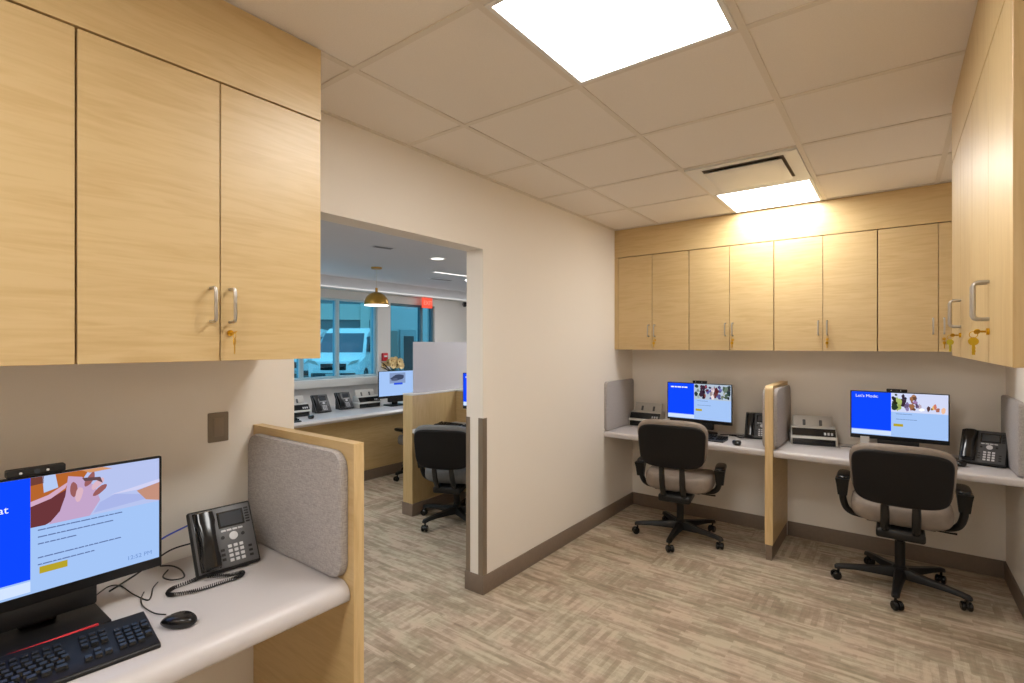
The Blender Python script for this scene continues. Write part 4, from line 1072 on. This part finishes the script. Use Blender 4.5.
# unseen light panels added to brighten the outer room
for i, (x, y, lab) in enumerate(((-3.0, 1.1, 'added fill light on the outer ceiling, hidden behind the near cabinets'), (-4.3, 1.9, 'added fill light on the outer ceiling, hidden behind the wall above the opening'), (-2.5, 4.35, 'added fill light on the outer ceiling, hidden behind the wall past the opening'), (-4.4, 5.3, 'added unseen fill light over the far part of the counter'))):
    t = thing('fill_light_panel', lab, 'light', (x, y, LC))
    b = MB(); b.box((-0.16, -0.30, -0.004), (0.16, 0.30, -0.0005)); b.build('diffuser', M['fill_lamp'], t)
    b = MB()
    for lo, hi in (((-0.18, -0.32), (0.18, -0.301)), ((-0.18, 0.301), (0.18, 0.32)), ((-0.18, -0.301), (-0.161, 0.301)), ((0.161, -0.301), (0.18, 0.301))): b.box((lo[0], lo[1], -0.006), (hi[0], hi[1], -0.0003))
    b.build('frame', M['white'], t)

# ------------------------------------------------------------------ outside
struct(bx('ground', (-60, -20, -0.25), (VX-0.1, 60, -0.07), plain('asphalt', lin(120, 122, 124), 0.9, noise=0.15, nscale=2)))
b = MB(); b.box((-9.0, -10, -0.07), (-7.8, 12, -0.04)); struct(b.build('path', plain('concrete_path', lin(190, 188, 184), 0.9, noise=0.06)))
def van(label, loc, rz, sc):
    t = thing('van', label, 'van', loc, rz); t.scale = (sc, sc, sc)
    # front faces -y; half-width profile by rings along y
    bodym = plain('white_van_paint', lin(236, 238, 240), 0.25, coat=0.5)
    b = MB(); rings = []
    for y, w, z0, z1 in ((-2.45, 0.78, 0.42, 0.86), (-2.40, 0.90, 0.34, 0.98), (-2.1, 0.97, 0.30, 1.12), (-1.62, 0.985, 0.30, 1.26), (-0.72, 0.95, 0.30, 2.10), (-0.35, 0.94, 0.30, 2.24), (0.4, 0.95, 0.30, 2.30), (2.3, 0.95, 0.30, 2.28), (2.5, 0.93, 0.34, 2.2)):
        h = z1-z0; tp = 0.84 if z1 > 1.5 else 0.94
        rings.append([(-w*0.96, y, z0), (w*0.96, y, z0), (w, y, z0+0.12), (w, y, z0+h*0.5), (w*(tp+0.06), y, z1-0.12*min(1, h)), (w*tp*0.92, y, z1), (-w*tp*0.92, y, z1), (-w*(tp+0.06), y, z1-0.12*min(1, h)), (-w, y, z0+h*0.5), (-w, y, z0+0.12)])
    b.loft(rings); b.build('body', bodym, t, 25)
    gl = plain('van_glass', lin(70, 92, 108), 0.08)
    b = MB(); b.loft([[(-0.86, -1.585, 1.30), (0.86, -1.585, 1.30), (0.76, -0.80, 2.05), (-0.76, -0.80, 2.05)], [(-0.86, -1.56, 1.27), (0.86, -1.56, 1.27), (0.76, -0.78, 2.02), (-0.76, -0.78, 2.02)]]); b.build('windscreen', gl, t)
    for s in (-1, 1):
        b = MB(); b.loft([[(s*0.985, -1.25, 1.32), (s*0.985, -0.30, 1.32), (s*0.90, -0.30, 1.95), (s*0.92, -0.85, 1.90)], [(s*0.93, -1.25, 1.32), (s*0.93, -0.30, 1.32), (s*0.85, -0.30, 1.95), (s*0.86, -0.85, 1.90)]]); b.build('side_window', gl, t)
        b = MB(); b.prism([(0.50*s, 0.82), (0.86*s, 0.94), (0.90*s, 1.04), (0.66*s, 1.00)], 1, -2.46, -2.20); b.build('headlamp', M['steel'], t)
        b = MB(); b.box((s*1.02, -1.30, 1.30), (s*1.22, -1.18, 1.62), 0.04, 2); b.build('mirror', M['black'], t)
        for y in (-1.55, 1.55):
            b = MB(); b.lathe([(0.0, -0.1), (0.18, -0.1), (0.20, -0.08), (0.34, -0.11), (0.36, -0.08), (0.36, 0.08), (0.34, 0.11), (0.0, 0.11)], 24, Matrix.Translation((s*0.90, y, 0.36)) @ Matrix.Rotation(-s*PI/2, 4, 'Y')); b.build('wheel', M['black'], t)
    b = MB(); b.box((-0.46, -2.475, 0.66), (0.46, -2.40, 0.90), 0.02, 2)
    b.build('grille', M['black'], t)
    b = MB(); b.box((-0.80, -2.50, 0.36), (0.80, -2.36, 0.56), 0.04, 2); b.build('bumper', M['dark'], t)
    b = MB(); b.box((-0.26, -2.515, 0.44), (0.26, -2.501, 0.54), 0.003, 1); b.build('number_plate', M['grey'], t)
    return t
def out(u, D): 
    q = _d(u); return (q[0]*D, q[1]*D, -0.07)
a0 = math.atan2(_d(348)[1], _d(348)[0])-PI/2
van('white van parked outside, in the right hand window', out(350, 21.0), a0+R(-14), 1.0)
a1 = math.atan2(_d(312)[1], _d(312)[0])-PI/2
van('white van parked outside, beside the window mullion', out(303, 22.5), a1+R(-10), 1.0)
# building across the street: storeys with window bands
t = thing('street_building', 'long building with window bands across the street', 'building', (-38, 22, -0.07), a0)
wallm = plain('pale_concrete', lin(206, 206, 196), 0.8, noise=0.05, nscale=1)
for k in range(3):
    b = MB(); b.box((-30, 0, 0.0+k*3.6), (30, 8, 1.3+k*3.6), 0.02, 1); b.build('wall_band', wallm, t)
    b = MB(); b.box((-29.8, 0.25, 1.3+k*3.6), (29.8, 7.8, 3.6+k*3.6)); b.build('window_band', plain('far_glass', lin(96, 116, 120), 0.2), t)
for k in range(11):
    b = MB(); b.box((-30+k*5.8, -0.15, 0.0), (-29.3+k*5.8, 0.4, 11.0), 0.02, 1); b.build('pier', wallm, t)
# entrance canopy beam outside the windows
b = MB(); b.box((-10.2, -6, 2.75), (-9.7, 4.3, 3.05), 0.01, 1); b.box((-10.0, -6, 2.75), (-5.8, -5.8, 2.95)); struct(b.build('trim_6', plain('canopy_paint', lin(200, 206, 208), 0.6)))

# ------------------------------------------------------------------ daylight
w = bpy.data.worlds.new('World'); bpy.context.scene.world = w; w.use_nodes = True
bg = w.node_tree.nodes['Background']; bg.inputs['Color'].default_value = (0.78, 0.89, 1.0, 1); bg.inputs['Strength'].default_value = 2.0

# ------------------------------------------------------------------ camera and view
cam = bpy.data.cameras.new('camera'); co = bpy.data.objects.new('camera', cam); C.objects.link(co)
cam.sensor_fit = 'HORIZONTAL'; cam.sensor_width = 36.0; cam.lens = 36.0*FPX/1024.0; cam.shift_y = 2.5/1024.0
co.location = (0, 0, EYE); co.rotation_euler = (PI/2, 0, YAW); cam.clip_start = 0.02; cam.clip_end = 200
sc = bpy.context.scene; sc.camera = co
sc.view_settings.view_transform = 'Standard'; sc.view_settings.look = 'None'; sc.view_settings.exposure = 0.10; sc.view_settings.gamma = 1.0
sc.view_settings.use_curve_mapping = False
sc.cycles.use_denoising = True
sc.cycles.max_bounces = 10; sc.cycles.diffuse_bounces = 6; sc.cycles.transparent_max_bounces = 12
sc.cycles.sample_clamp_indirect = 8.0
